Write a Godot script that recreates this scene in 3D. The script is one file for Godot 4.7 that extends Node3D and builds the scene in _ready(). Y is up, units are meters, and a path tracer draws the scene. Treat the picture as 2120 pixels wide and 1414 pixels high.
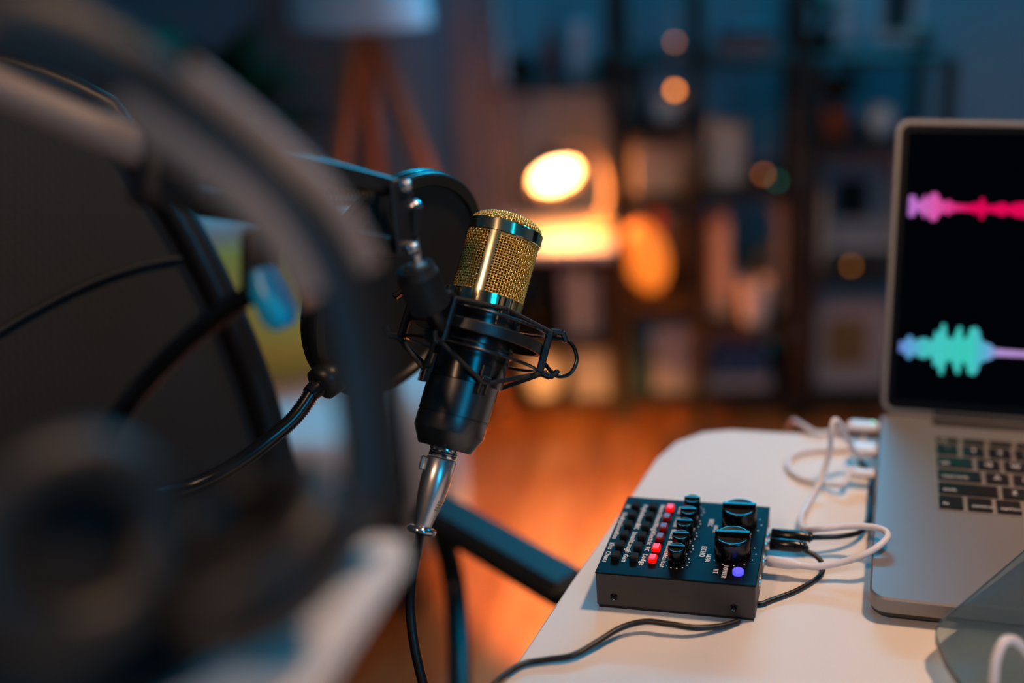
extends Node3D
# A home podcast corner at night: gold-grille microphone on a boom, sound card and laptop on a white desk.

var names := {}
var M := {}
var rng := RandomNumberGenerator.new()

# ---------- naming and tagging ----------
func numbered(called: String) -> String:
	if not names.has(called):
		names[called] = 0
		return called
	names[called] += 1
	return "%s_%03d" % [called, names[called]]

func tag(o: Node, label: String, category := "", group := "", kind := "") -> void:
	o.set_meta("label", label)
	if category != "": o.set_meta("category", category)
	if group != "": o.set_meta("group", group)
	if kind != "": o.set_meta("kind", kind)

func thing(called: String, label: String, category: String, xf := Transform3D.IDENTITY, group := "") -> Node3D:
	var o := Node3D.new()
	o.name = numbered(called)
	add_child(o)
	o.transform = xf
	tag(o, label, category, group)
	return o

func structure(called: String, label: String) -> Node3D:
	var o := Node3D.new()
	o.name = called
	add_child(o)
	tag(o, label, "", "", "structure")
	return o

func at(x: float, y: float, z: float, turn := 0.0) -> Transform3D:
	return Transform3D(Basis(Vector3.UP, turn), Vector3(x, y, z))

# ---------- mesh tools ----------
func ms() -> SurfaceTool:
	var st := SurfaceTool.new()
	st.begin(Mesh.PRIMITIVE_TRIANGLES)
	return st

func mesh_of(st: SurfaceTool) -> ArrayMesh:
	st.generate_normals()
	st.index()
	return st.commit()

func put(st: SurfaceTool, called: String, m: Material, parent: Node) -> MeshInstance3D:
	return put_mesh(mesh_of(st), called, m, parent)

func put_mesh(me: Mesh, called: String, m: Material, parent: Node) -> MeshInstance3D:
	var o := MeshInstance3D.new()
	o.mesh = me
	o.material_override = m
	o.cast_shadow = GeometryInstance3D.SHADOW_CASTING_SETTING_ON
	o.name = called
	parent.add_child(o, true)
	return o

func tri(st: SurfaceTool, a: Vector3, b: Vector3, c: Vector3, out: Vector3, g := 0) -> void:
	st.set_smooth_group(g)
	if (b - a).cross(c - a).dot(out) > 0.0:
		st.add_vertex(a); st.add_vertex(c); st.add_vertex(b)
	else:
		st.add_vertex(a); st.add_vertex(b); st.add_vertex(c)

func quad(st: SurfaceTool, a: Vector3, b: Vector3, c: Vector3, d: Vector3, out: Vector3, g := 0) -> void:
	tri(st, a, b, c, out, g)
	tri(st, a, c, d, out, g)

# box with chamfered edges
func box(st: SurfaceTool, c: Vector3, s: Vector3, b := Basis.IDENTITY, ch := 0.0) -> void:
	var h := s / 2.0
	if ch <= 0.0:
		for ax in 3:
			for sg in [-1.0, 1.0]:
				var n := Vector3.ZERO; n[ax] = sg
				var u := Vector3.ZERO; u[(ax + 1) % 3] = 1.0
				var v := Vector3.ZERO; v[(ax + 2) % 3] = 1.0
				var o := n * h
				var uu := u * h; var vv := v * h
				quad(st, c + b * (o - uu - vv), c + b * (o + uu - vv), c + b * (o + uu + vv), c + b * (o - uu + vv), b * n, -1)
		return
	ch = minf(ch, minf(h.x, minf(h.y, h.z)) * 0.98)
	var i := h - Vector3.ONE * ch
	for ax in 3:
		for sg in [-1.0, 1.0]:
			var n := Vector3.ZERO; n[ax] = sg
			var u := Vector3.ZERO; u[(ax + 1) % 3] = 1.0
			var v := Vector3.ZERO; v[(ax + 2) % 3] = 1.0
			var o := n * h
			var uu := u * i; var vv := v * i
			quad(st, c + b * (o - uu - vv), c + b * (o + uu - vv), c + b * (o + uu + vv), c + b * (o - uu + vv), b * n, -1)
	for ax in 3:
		var a1 := (ax + 1) % 3
		var a2 := (ax + 2) % 3
		for s1 in [-1.0, 1.0]:
			for s2 in [-1.0, 1.0]:
				var n1 := Vector3.ZERO; n1[a1] = s1
				var n2 := Vector3.ZERO; n2[a2] = s2
				var e := Vector3.ZERO; e[ax] = i[ax]
				var p1 := n1 * h + n2 * i
				var p2 := n1 * i + n2 * h
				quad(st, c + b * (p1 - e), c + b * (p1 + e), c + b * (p2 + e), c + b * (p2 - e), b * (n1 + n2), -1)
	for sx in [-1.0, 1.0]:
		for sy in [-1.0, 1.0]:
			for sz in [-1.0, 1.0]:
				tri(st, c + b * Vector3(sx * h.x, sy * i.y, sz * i.z), c + b * Vector3(sx * i.x, sy * h.y, sz * i.z), c + b * Vector3(sx * i.x, sy * i.y, sz * h.z), b * Vector3(sx, sy, sz), -1)

# profile of (radius, height) turned round local y; sharp where the profile bends more than 35 degrees
func lathe(st: SurfaceTool, prof: Array, segs := 32, xf := Transform3D.IDENTITY, a0 := 0.0, a1 := TAU) -> void:
	var g := 0
	for k in prof.size() - 1:
		var p: Vector2 = prof[k]; var q: Vector2 = prof[k + 1]
		if p.distance_to(q) < 1e-7: continue
		if k > 0:
			var o: Vector2 = prof[k - 1]
			if absf((p - o).angle_to(q - p)) > 0.6: g += 1
		var nr := Vector2(q.y - p.y, -(q.x - p.x))
		for i in segs:
			var t0 := a0 + (a1 - a0) * i / segs
			var t1 := a0 + (a1 - a0) * (i + 1) / segs
			var d0 := Vector3(cos(t0), 0, sin(t0)); var d1 := Vector3(cos(t1), 0, sin(t1))
			var dm := (d0 + d1).normalized()
			var out := xf.basis * (dm * nr.x + Vector3.UP * nr.y)
			var va := xf * (d0 * p.x + Vector3.UP * p.y); var vb := xf * (d1 * p.x + Vector3.UP * p.y)
			var vc := xf * (d1 * q.x + Vector3.UP * q.y); var vd := xf * (d0 * q.x + Vector3.UP * q.y)
			if p.x < 1e-6: tri(st, va, vc, vd, out, g)
			elif q.x < 1e-6: tri(st, va, vb, vc, out, g)
			else: quad(st, va, vb, vc, vd, out, g)

func curve(ctrl: Array, per := 8) -> PackedVector3Array:
	var out := PackedVector3Array()
	for i in ctrl.size() - 1:
		var p0: Vector3 = ctrl[maxi(i - 1, 0)]; var p1: Vector3 = ctrl[i]
		var p2: Vector3 = ctrl[i + 1]; var p3: Vector3 = ctrl[mini(i + 2, ctrl.size() - 1)]
		for k in per:
			out.append(p1.cubic_interpolate(p2, p0, p3, float(k) / per))
	out.append(ctrl[ctrl.size() - 1])
	return out

# round tube along points; radius is one number or one per point; closed joins the ends
func tube(st: SurfaceTool, pts: PackedVector3Array, rad, segs := 8, closed := false, flat := Vector2.ONE, side := Vector3.ZERO) -> void:
	var n := pts.size()
	var rings := []
	var u := side
	for i in n:
		var t := (pts[mini(i + 1, n - 1)] - pts[maxi(i - 1, 0)])
		if closed: t = pts[(i + 1) % n] - pts[(i - 1 + n) % n]
		t = t.normalized()
		if side == Vector3.ZERO and i == 0:
			u = Vector3.UP if absf(t.y) < 0.9 else Vector3.RIGHT
		if side != Vector3.ZERO: u = side
		u = (u - t * u.dot(t)).normalized()
		var v := t.cross(u)
		var r: float = rad[i] if rad is Array or rad is PackedFloat32Array else rad
		var ring := PackedVector3Array()
		for k in segs:
			var a := TAU * k / segs
			ring.append(pts[i] + (u * cos(a) * flat.x + v * sin(a) * flat.y) * r)
		rings.append(ring)
	for i in (n if closed else n - 1):
		var r0: PackedVector3Array = rings[i]; var r1: PackedVector3Array = rings[(i + 1) % n]
		var c0 := pts[i]; var c1 := pts[(i + 1) % n]
		for k in segs:
			var k2 := (k + 1) % segs
			var out := (r0[k] + r0[k2] - c0 * 2.0) + (r1[k] + r1[k2] - c1 * 2.0)
			quad(st, r0[k], r0[k2], r1[k2], r1[k], out, 1)
	if not closed:
		for e in [0, n - 1]:
			var ring: PackedVector3Array = rings[e]
			var out: Vector3 = (pts[0] - pts[1]) if e == 0 else (pts[n - 1] - pts[n - 2])
			for k in segs: tri(st, pts[e], ring[k], ring[(k + 1) % segs], out, 2)

func rod(st: SurfaceTool, a: Vector3, b: Vector3, r: float, segs := 10) -> void:
	tube(st, PackedVector3Array([a, b]), r, segs)

# flat bar between two points, w along side, h across
func bar(st: SurfaceTool, a: Vector3, b: Vector3, w: float, h: float, side := Vector3.UP, ch := 0.0) -> void:
	var z := (b - a).normalized()
	var x := (side - z * side.dot(z)).normalized()
	box(st, (a + b) / 2.0, Vector3(w, h, a.distance_to(b)), Basis(x, z.cross(x), z), ch)

func circle(c: Vector3, u: Vector3, v: Vector3, r: float, n: int, a0 := 0.0, a1 := TAU) -> PackedVector3Array:
	var out := PackedVector3Array()
	for i in n:
		var a := a0 + (a1 - a0) * i / (n if a1 - a0 >= TAU - 0.001 else n - 1)
		out.append(c + (u * cos(a) + v * sin(a)) * r)
	return out

# outline (x, z) raised from y0 to y1, with a small rounded rim on top and bottom
func slab(st: SurfaceTool, line: PackedVector2Array, y0: float, y1: float, ch := 0.0, xf := Transform3D.IDENTITY) -> void:
	var inner := line
	if ch > 0.0:
		var off := Geometry2D.offset_polygon(line, -ch, Geometry2D.JOIN_MITER)
		if off.size() > 0 and off[0].size() == line.size():
			inner = off[0]
			var best := 0
			for k in inner.size():
				if inner[k].distance_to(line[0]) < inner[best].distance_to(line[0]): best = k
			var turned := PackedVector2Array()
			for k in inner.size(): turned.append(inner[(k + best) % inner.size()])
			inner = turned
		else: ch = 0.0
	var n := line.size()
	var cen := Vector2.ZERO
	for p in line: cen += p / n
	var cw := Geometry2D.is_polygon_clockwise(line)
	for i in n:
		var a := line[i]; var b := line[(i + 1) % n]
		var nn := Vector2(b.y - a.y, a.x - b.x)
		if cw: nn = -nn
		var out := xf.basis * Vector3(nn.x, 0, nn.y)
		quad(st, xf * Vector3(a.x, y0 + ch, a.y), xf * Vector3(b.x, y0 + ch, b.y), xf * Vector3(b.x, y1 - ch, b.y), xf * Vector3(a.x, y1 - ch, a.y), out, 1)
		if ch > 0.0:
			var c := inner[i]; var d := inner[(i + 1) % n]
			quad(st, xf * Vector3(a.x, y1 - ch, a.y), xf * Vector3(b.x, y1 - ch, b.y), xf * Vector3(d.x, y1, d.y), xf * Vector3(c.x, y1, c.y), out.normalized() + xf.basis.y, 2)
			quad(st, xf * Vector3(a.x, y0 + ch, a.y), xf * Vector3(b.x, y0 + ch, b.y), xf * Vector3(d.x, y0, d.y), xf * Vector3(c.x, y0, c.y), out.normalized() - xf.basis.y, 3)
	var idx := Geometry2D.triangulate_polygon(inner)
	for k in range(0, idx.size(), 3):
		var a := inner[idx[k]]; var b := inner[idx[k + 1]]; var c := inner[idx[k + 2]]
		tri(st, xf * Vector3(a.x, y1, a.y), xf * Vector3(b.x, y1, b.y), xf * Vector3(c.x, y1, c.y), xf.basis.y, -1)
		tri(st, xf * Vector3(a.x, y0, a.y), xf * Vector3(b.x, y0, b.y), xf * Vector3(c.x, y0, c.y), -xf.basis.y, -1)

func rounded(x0: float, z0: float, x1: float, z1: float, r: float, n := 6) -> PackedVector2Array:
	var out := PackedVector2Array()
	var cs := [[x1 - r, z1 - r, 0.0], [x0 + r, z1 - r, PI / 2], [x0 + r, z0 + r, PI], [x1 - r, z0 + r, PI * 1.5]]
	for c in cs:
		for k in n + 1:
			var a: float = c[2] + PI / 2 * k / n
			out.append(Vector2(c[0] + r * cos(a), c[1] + r * sin(a)))
	return out

# ellipsoid, or a cushion when pw < 1
func blob(st: SurfaceTool, c: Vector3, s: Vector3, b := Basis.IDENTITY, pw := 1.0, nu := 24, nv := 14) -> void:
	var f := func(i: int, j: int) -> Vector3:
		var a := TAU * i / nu; var e := PI * j / nv - PI / 2
		var q := Vector3(cos(e) * cos(a), sin(e), cos(e) * sin(a))
		q = Vector3(signf(q.x) * pow(absf(q.x), pw), signf(q.y) * pow(absf(q.y), pw), signf(q.z) * pow(absf(q.z), pw))
		return c + b * (q * s)
	for i in nu:
		for j in nv:
			var p0: Vector3 = f.call(i, j); var p1: Vector3 = f.call(i + 1, j)
			var p2: Vector3 = f.call(i + 1, j + 1); var p3: Vector3 = f.call(i, j + 1)
			var out := (p0 + p1 + p2 + p3) / 4.0 - c
			if j == 0: tri(st, p0, p2, p3, out, 1)
			elif j == nv - 1: tri(st, p0, p1, p2, out, 1)
			else: quad(st, p0, p1, p2, p3, out, 1)

func word(called: String, text: String, size: float, m: Material, parent: Node, xf: Transform3D) -> void:
	var t := TextMesh.new()
	var f := SystemFont.new()
	f.font_names = PackedStringArray(["Droid Sans"])
	f.font_weight = 700
	t.font = f
	t.text = text
	t.font_size = 32
	t.pixel_size = size / 32.0
	t.depth = 0.0001
	t.curve_step = 4.0
	var o := put_mesh(t, called, m, parent)
	o.transform = xf

# ---------- materials ----------
func mat(c: Color, rough := 0.6, metal := 0.0, spec := 0.5) -> StandardMaterial3D:
	var m := StandardMaterial3D.new()
	m.albedo_color = c
	m.roughness = rough
	m.metallic = metal
	m.metallic_specular = spec
	return m

func glow(c: Color, energy: float, base := Color.BLACK) -> StandardMaterial3D:
	var m := mat(base, 0.4)
	m.emission_enabled = true
	m.emission = c
	m.emission_energy_multiplier = energy
	return m

func noise_tex(freq: float, ramp: Array, size := 512, as_normal := false, stretch := 1.0) -> ImageTexture:
	var n := FastNoiseLite.new()
	n.seed = 7
	n.frequency = freq
	n.fractal_octaves = 4
	var img := Image.create_empty(size, size, false, Image.FORMAT_RGB8)
	for y in size:
		for x in size:
			# blend the wrap so that the tile has no seam
			var fx := float(x) / size; var fy := float(y) / size
			var q := Vector3(cos(fx * TAU) * size / TAU, sin(fx * TAU) * size / TAU, fy * size * stretch)
			var v := clampf(n.get_noise_3dv(q) * 0.9 + 0.5, 0.0, 1.0)
			var k := v * (ramp.size() - 1)
			var i := mini(int(k), ramp.size() - 2)
			var ca: Color = ramp[i]
			img.set_pixel(x, y, ca.lerp(ramp[i + 1], k - i))
	if as_normal:
		img.bump_map_to_normal_map(1.0)
	return ImageTexture.create_from_image(img)

func weave_tex(dark: Color, light: Color) -> ImageTexture:
	var img := Image.create_empty(64, 64, false, Image.FORMAT_RGB8)
	for y in 64:
		for x in 64:
			var u := (x % 16) / 16.0 - 0.5; var v := (y % 16) / 16.0 - 0.5
			var odd := (int(x / 16) + int(y / 16)) % 2
			var t := (absf(u) if odd == 0 else absf(v)) * 2.0
			var e := (absf(v) if odd == 0 else absf(u)) * 2.0
			var w := clampf((1.0 - t * t) * (1.0 - pow(e, 4.0)), 0.0, 1.0)
			img.set_pixel(x, y, dark.lerp(light, w))
	return ImageTexture.create_from_image(img)

func _ready() -> void:
	rng.seed = 11
	# ----- camera -----
	var cam := Camera3D.new()
	cam.name = "camera"
	cam.projection = Camera3D.PROJECTION_FRUSTUM
	cam.near = 0.05
	cam.far = 30.0
	cam.size = 2.0 * cam.near * 707.0 / 2160.0
	cam.frustum_offset = Vector2(-374.57, -91.53) / 2160.0 * cam.near
	cam.position = Vector3(0, 1.1275, 0)
	cam.rotation = Vector3(-0.3377, 0, -0.0114)
	var lens := CameraAttributesPhysical.new()
	lens.frustum_focal_length = 35.0
	lens.frustum_focus_distance = 0.635
	lens.exposure_aperture = 1.56
	lens.frustum_near = 0.05
	lens.frustum_far = 30.0
	cam.attributes = lens
	add_child(cam)
	cam.projection = Camera3D.PROJECTION_FRUSTUM
	cam.size = 2.0 * cam.near * 707.0 / 2160.0
	cam.make_current()
	# ----- sky outside the closed room, exposure -----
	var env := Environment.new()
	env.background_mode = Environment.BG_COLOR
	env.background_color = Color(0.01, 0.02, 0.04)
	env.tonemap_mode = Environment.TONE_MAPPER_LINEAR
	env.tonemap_exposure = 1.0
	env.sdfgi_enabled = true
	env.ssao_enabled = true
	env.ssil_enabled = true
	var we := WorldEnvironment.new()
	we.name = "environment"
	we.environment = env
	add_child(we)
	make_materials()
	ceiling_lamp()
	spot_lamp()
	blue_lights()
	room()
	furniture()
	back_shelves()
	laptop()
	mixer()
	microphone()
	boom_arm()
	pop_filter()
	headphones()
	cables()
	print("nodes ", get_child_count())

func make_materials() -> void:
	M.white_desk = mat(Color(0.86, 0.84, 0.82), 0.6, 0.0, 0.3)
	M.black_metal = mat(Color(0.05, 0.052, 0.055), 0.45, 0.0, 0.5)
	M.black_gloss = mat(Color(0.03, 0.032, 0.036), 0.22)
	M.black_plastic = mat(Color(0.045, 0.047, 0.052), 0.38)
	M.black_rubber = mat(Color(0.04, 0.04, 0.042), 0.55)
	M.mic_body = mat(Color(0.06, 0.06, 0.062), 0.34, 0.0, 0.7)
	M.gold = mat(Color(0.97, 0.78, 0.42), 0.30, 1.0)
	M.gold_smooth = mat(Color(0.80, 0.76, 0.62), 0.14, 1.0)
	M.copper = mat(Color(0.62, 0.40, 0.28), 0.4, 1.0)
	M.chrome = mat(Color(0.78, 0.78, 0.79), 0.12, 1.0)
	M.nickel = mat(Color(0.80, 0.78, 0.76), 0.30, 1.0)
	M.aluminium = mat(Color(0.54, 0.53, 0.53), 0.50, 0.6)
	M.alu_edge = mat(Color(0.60, 0.58, 0.56), 0.38, 0.6)
	M.key = mat(Color(0.035, 0.035, 0.04), 0.30)
	M.legend = mat(Color(0.75, 0.75, 0.75), 0.6)
	M.knob_top = mat(Color(0.03, 0.03, 0.033), 0.6)
	M.ridge = mat(Color(0.03, 0.03, 0.033), 0.10)
	M.panel = mat(Color(0.03, 0.035, 0.04), 0.45, 0.0, 0.18)
	M.card_case = mat(Color(0.22, 0.20, 0.19), 0.5)
	M.print_white = mat(Color(0.85, 0.83, 0.80), 0.7)
	M.led_red = glow(Color(1.0, 0.05, 0.035), 0.9, Color(0.4, 0.02, 0.02))
	M.led_red_dim = glow(Color(1.0, 0.03, 0.05), 0.07, Color(0.35, 0.02, 0.03))
	M.led_blue = glow(Color(0.36, 0.34, 1.0), 1.0, Color(0.3, 0.3, 0.8))
	M.led_green = glow(Color(0.0, 1.0, 0.45), 2.2)
	M.cable_white = mat(Color(0.86, 0.83, 0.83), 0.4)
	M.cable_black = mat(Color(0.03, 0.03, 0.032), 0.4)
	M.leather = mat(Color(0.035, 0.035, 0.037), 0.5)
	M.pad_leather = mat(Color(0.47, 0.42, 0.39), 0.5)
	M.felt = mat(Color(0.03, 0.03, 0.033), 0.9)
	M.blue_plastic = mat(Color(0.03, 0.64, 0.82), 0.3)
	M.wall = mat(Color(0.45, 0.52, 0.57), 0.85)
	M.ceiling = mat(Color(0.8, 0.8, 0.8), 0.9)
	M.curtain = mat(Color(0.62, 0.60, 0.62), 0.9)
	M.sofa = mat(Color(0.78, 0.78, 0.79), 0.9)
	M.yellow = mat(Color(0.78, 0.62, 0.25), 0.85)
	M.lamp_wood = mat(Color(0.58, 0.33, 0.18), 0.55)
	M.shade = mat(Color(0.78, 0.82, 0.86), 0.8)
	M.white_paint = mat(Color(0.82, 0.80, 0.79), 0.55)
	M.cream = mat(Color(0.80, 0.70, 0.60), 0.7)
	M.terracotta = mat(Color(0.55, 0.25, 0.13), 0.8)
	M.leaf = mat(Color(0.10, 0.17, 0.07), 0.55)
	M.leaf_olive = mat(Color(0.26, 0.24, 0.07), 0.6)
	M.book_blue = mat(Color(0.06, 0.24, 0.42), 0.7)
	M.book_grey = mat(Color(0.55, 0.54, 0.58), 0.75)
	M.book_red = mat(Color(0.40, 0.10, 0.08), 0.7)
	M.book_teal = mat(Color(0.08, 0.25, 0.30), 0.7)
	M.paper = mat(Color(0.75, 0.72, 0.68), 0.85)
	M.ochre = mat(Color(0.40, 0.33, 0.22), 0.85)
	M.glass_green = mat(Color(0.03, 0.08, 0.05), 0.12)
	M.dark_wood = mat(Color(0.16, 0.10, 0.07), 0.6)
	M.acrylic = mat(Color(0.72, 0.78, 0.78, 0.06), 0.02)
	M.acrylic.transparency = BaseMaterial3D.TRANSPARENCY_ALPHA
	M.acrylic.refraction_enabled = true
	M.acrylic.refraction_scale = 0.049
	# wood of the floor: three tones with streaky grain
	M.plank = []
	for k in 3:
		var a: Color = [Color(0.62, 0.37, 0.18), Color(0.67, 0.41, 0.20), Color(0.59, 0.34, 0.165)][k]
		var m := mat(Color.WHITE, 0.36)
		m.albedo_texture = noise_tex(0.03 + 0.008 * k, [a.darkened(0.25), a, a.lightened(0.08), a.darkened(0.1)], 256, false, 0.12)
		m.uv1_triplanar = true
		m.uv1_world_triplanar = true
		m.uv1_scale = Vector3(2.0, 2.0, 2.0)
		M.plank.append(m)
	# chair mesh: woven black threads
	var cm := mat(Color.WHITE, 0.7)
	cm.albedo_texture = weave_tex(Color(0.015, 0.015, 0.017), Color(0.11, 0.11, 0.11))
	cm.uv1_triplanar = true
	cm.uv1_scale = Vector3.ONE * 75.0
	M.chair_mesh = cm
	# pop filter nylon
	var pf := mat(Color.WHITE, 0.75)
	pf.albedo_texture = weave_tex(Color(0.012, 0.012, 0.014), Color(0.075, 0.078, 0.085))
	pf.uv1_triplanar = true
	pf.uv1_scale = Vector3.ONE * 220.0
	M.nylon = pf
	# braided elastic
	var el := mat(Color.WHITE, 0.75)
	el.albedo_texture = weave_tex(Color(0.02, 0.02, 0.02), Color(0.14, 0.135, 0.13))
	el.uv1_triplanar = true
	el.uv1_scale = Vector3.ONE * 300.0
	M.elastic = el

# ---------- lights ----------
func ceiling_lamp() -> void:
	# round warm lamp above the desk, outside the frame
	var p := Vector3(0.48, 2.12, -0.62)
	var t := thing("pendant_lamp", "round warm white pendant lamp hanging above the desk", "lamp", Transform3D(Basis.IDENTITY, p))
	var st := ms()
	lathe(st, [Vector2(0.0, 0.10), Vector2(0.06, 0.10), Vector2(0.115, 0.04), Vector2(0.15, -0.10), Vector2(0.147, -0.10), Vector2(0.112, 0.038), Vector2(0.058, 0.095), Vector2(0.0, 0.095)], 32)
	put(st, "lamp_shade", M.black_metal, t)
	st = ms()
	lathe(st, [Vector2(0.0, 0.022), Vector2(0.09, 0.022), Vector2(0.09, 0.012), Vector2(0.0, 0.012)], 32)
	put(st, "diffuser", glow(Color(1.0, 0.80, 0.64), 3.0, Color.WHITE), t)
	st = ms()
	rod(st, Vector3(0, 0.10, 0), Vector3(0, 0.48, 0), 0.004)
	put(st, "cord", M.cable_black, t)
	var l := AreaLight3D.new()
	l.name = "pendant_light"
	l.area_size = Vector2(0.13, 0.13)
	l.light_color = Color(1.0, 0.80, 0.64)
	l.light_energy = 1.55
	l.shadow_enabled = true
	l.area_range = 12.0
	add_child(l)
	l.position = p + Vector3(0, -0.005, 0)
	l.rotation = Vector3(-PI / 2, 0, 0)

func spot_lamp() -> void:
	# shaded studio spot on a stand, left behind the desk user, outside the frame
	var p := Vector3(-0.72, 2.22, 0.85)
	var aim := Vector3(0.02, 0.80, -0.60)
	var d := (aim - p).normalized()
	var t := thing("spot_lamp", "shaded warm spot lamp on a stand behind the desk user", "lamp", Transform3D(Basis.IDENTITY, Vector3(p.x, 0, p.z)))
	var x := d.cross(Vector3.UP).normalized()
	var xf := Transform3D(Basis(x, d, x.cross(d)), Vector3(0, p.y, 0))
	var st := ms()
	lathe(st, [Vector2(0, -0.16), Vector2(0.07, -0.16), Vector2(0.11, -0.10), Vector2(0.13, 0.02), Vector2(0.126, 0.02), Vector2(0.106, -0.10), Vector2(0, -0.12)], 32, xf)
	put(st, "lamp_shade", M.black_metal, t)
	st = ms()
	lathe(st, [Vector2(0, 0.0), Vector2(0.12, 0.0), Vector2(0.12, 0.01), Vector2(0, 0.01)], 32, xf)
	put(st, "diffuser", glow(Color(1.0, 0.80, 0.64), 3.0, Color.WHITE), t)
	st = ms()
	rod(st, Vector3(0, 0.02, 0), xf * Vector3(0, -0.13, 0), 0.012)
	put(st, "pole", M.black_metal, t)
	st = ms()
	lathe(st, [Vector2(0, 0), Vector2(0.16, 0), Vector2(0.16, 0.015), Vector2(0.02, 0.03), Vector2(0, 0.03)], 24)
	put(st, "foot_plate", M.black_metal, t)
	var l := SpotLight3D.new()
	l.name = "spot_lamp_light"
	l.light_size = 0.09
	l.light_color = Color(1.0, 0.80, 0.64)
	l.light_energy = 0.95
	l.spot_angle = 26.0
	l.spot_angle_attenuation = 1.0
	l.spot_range = 12.0
	l.spot_attenuation = 2.0
	l.shadow_enabled = true
	add_child(l)
	l.transform = Transform3D(Basis.looking_at(d, Vector3.UP), p + d * 0.05)

func blue_lights() -> void:
	# blue light box on the back wall, above the frame
	var t := thing("light_box", "long blue light box on the back wall above the racks", "lamp", at(0.33, 2.02, -2.62))
	var st := ms()
	box(st, Vector3(0, 0, -0.025), Vector3(1.50, 0.34, 0.09), Basis.IDENTITY, 0.006)
	put(st, "housing", M.black_metal, t)
	st = ms()
	box(st, Vector3(0, 0, 0.022), Vector3(1.46, 0.30, 0.006))
	put(st, "diffuser", glow(Color(0.0, 0.78, 1.0), 2.6, Color.WHITE), t)
	var l := AreaLight3D.new()
	l.name = "light_box_front"
	l.area_size = Vector2(1.46, 0.28)
	l.light_color = Color(0.0, 0.78, 1.0)
	l.light_energy = 0.32
	l.shadow_enabled = true
	l.area_range = 12.0
	add_child(l)
	l.position = Vector3(0.33, 2.02, -2.592)
	l.rotation = Vector3(0, PI, 0)
	# its lower slot washes the wall below
	st = ms()
	box(st, Vector3(0, -0.172, -0.03), Vector3(1.44, 0.005, 0.05))
	put(st, "lower_slot", glow(Color(0.0, 0.78, 1.0), 2.6, Color.WHITE), t)
	l = AreaLight3D.new()
	l.name = "light_box_wash"
	l.area_size = Vector2(1.46, 0.04)
	l.light_color = Color(0.0, 0.78, 1.0)
	l.light_energy = 4.6
	l.shadow_enabled = true
	l.area_range = 12.0
	add_child(l)
	l.position = Vector3(0.33, 1.842, -2.648)
	l.rotation = Vector3(-PI / 2, 0, 0)
	# blue LED studio panel on a stand, behind the camera on the right
	var c := Vector3(1.42, 1.90, 1.50)
	var look := Basis.looking_at(Vector3(-0.05, 0.85, -0.65) - c, Vector3.UP)
	t = thing("studio_light", "blue studio light panel on a stand behind the desk user", "lamp", Transform3D(Basis.IDENTITY, Vector3(c.x, 0, c.z)))
	st = ms()
	box(st, Vector3(0, c.y, 0) + look * Vector3(0, 0, 0.02), Vector3(0.54, 0.92, 0.035), look, 0.006)
	put(st, "housing", M.black_plastic, t)
	st = ms()
	box(st, Vector3(0, c.y, 0) + look * Vector3(0, 0, -0.0), Vector3(0.50, 0.88, 0.006), look)
	put(st, "diffuser", glow(Color(0.0, 0.74, 1.0), 3.0, Color.WHITE), t)
	st = ms()
	rod(st, Vector3(0, 0.25, 0) + look * Vector3(0, 0, 0.05), Vector3(0, c.y - 0.1, 0) + look * Vector3(0, 0, 0.05), 0.012)
	put(st, "pole", M.black_metal, t)
	for k in 3:
		st = ms()
		var a := TAU * k / 3.0
		rod(st, Vector3(0, 0.45, 0) + look * Vector3(0, 0, 0.05), Vector3(cos(a) * 0.4, 0.008, sin(a) * 0.4), 0.008)
		put(st, "leg", M.black_metal, t)
	l = AreaLight3D.new()
	l.name = "led_panel_light"
	l.area_size = Vector2(0.48, 0.86)
	l.light_color = Color(0.0, 0.74, 1.0)
	l.light_energy = 1.05
	l.shadow_enabled = true
	l.area_range = 12.0
	add_child(l)
	l.transform = Transform3D(look, c + look * Vector3(0, 0, -0.012))

# ---------- room ----------
func wall_piece(called: String, label: String, c: Vector3, s: Vector3, m: Material) -> void:
	var o := structure(called, label)
	var st := ms()
	box(st, Vector3.ZERO, s)
	put(st, "surface", m, o)
	o.position = c

func room() -> void:
	wall_piece("wall_back", "pale wall washed in blue light behind the shelves", Vector3(-0.3, 1.3, -2.75), Vector3(5.0, 2.8, 0.12), M.wall)
	wall_piece("wall_left", "pale side wall left of the sitting corner", Vector3(-2.36, 1.3, -0.3), Vector3(0.12, 2.8, 5.0), M.wall)
	wall_piece("wall_right", "pale side wall right of the desk", Vector3(1.96, 1.3, -0.3), Vector3(0.12, 2.8, 5.0), M.wall)
	wall_piece("wall_front", "pale wall behind the viewer", Vector3(-0.2, 1.3, 2.16), Vector3(4.6, 2.8, 0.12), M.wall)
	wall_piece("ceiling", "plain white ceiling", Vector3(-0.2, 2.66, -0.3), Vector3(4.5, 0.12, 5.0), M.ceiling)
	var fl := structure("floor", "warm brown plank floor")
	var st := ms()
	box(st, Vector3(-0.2, -0.07, -0.3), Vector3(4.4, 0.10, 4.9))
	put(st, "subfloor", M.dark_wood, fl)
	st = ms()
	box(st, Vector3.ZERO, Vector3(0.118, 0.02, 2.42), Basis.IDENTITY, 0.002)
	var long := mesh_of(st)
	var x := -2.24
	var i := 0
	while x < 1.85:
		for k in 2:
			var o := put_mesh(long, "plank", M.plank[(i * 5 + k * 2 + int(i / 3)) % 3], fl)
			o.position = Vector3(x, -0.0101, -1.51 + k * 2.424)
		x += 0.1205
		i += 1
	var b := structure("baseboard_back", "dark baseboard along the back wall")
	st = ms()
	box(st, Vector3(-0.2, 0.04, -2.68), Vector3(4.2, 0.08, 0.015), Basis.IDENTITY, 0.003)
	put(st, "board", M.white_paint, b)

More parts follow.
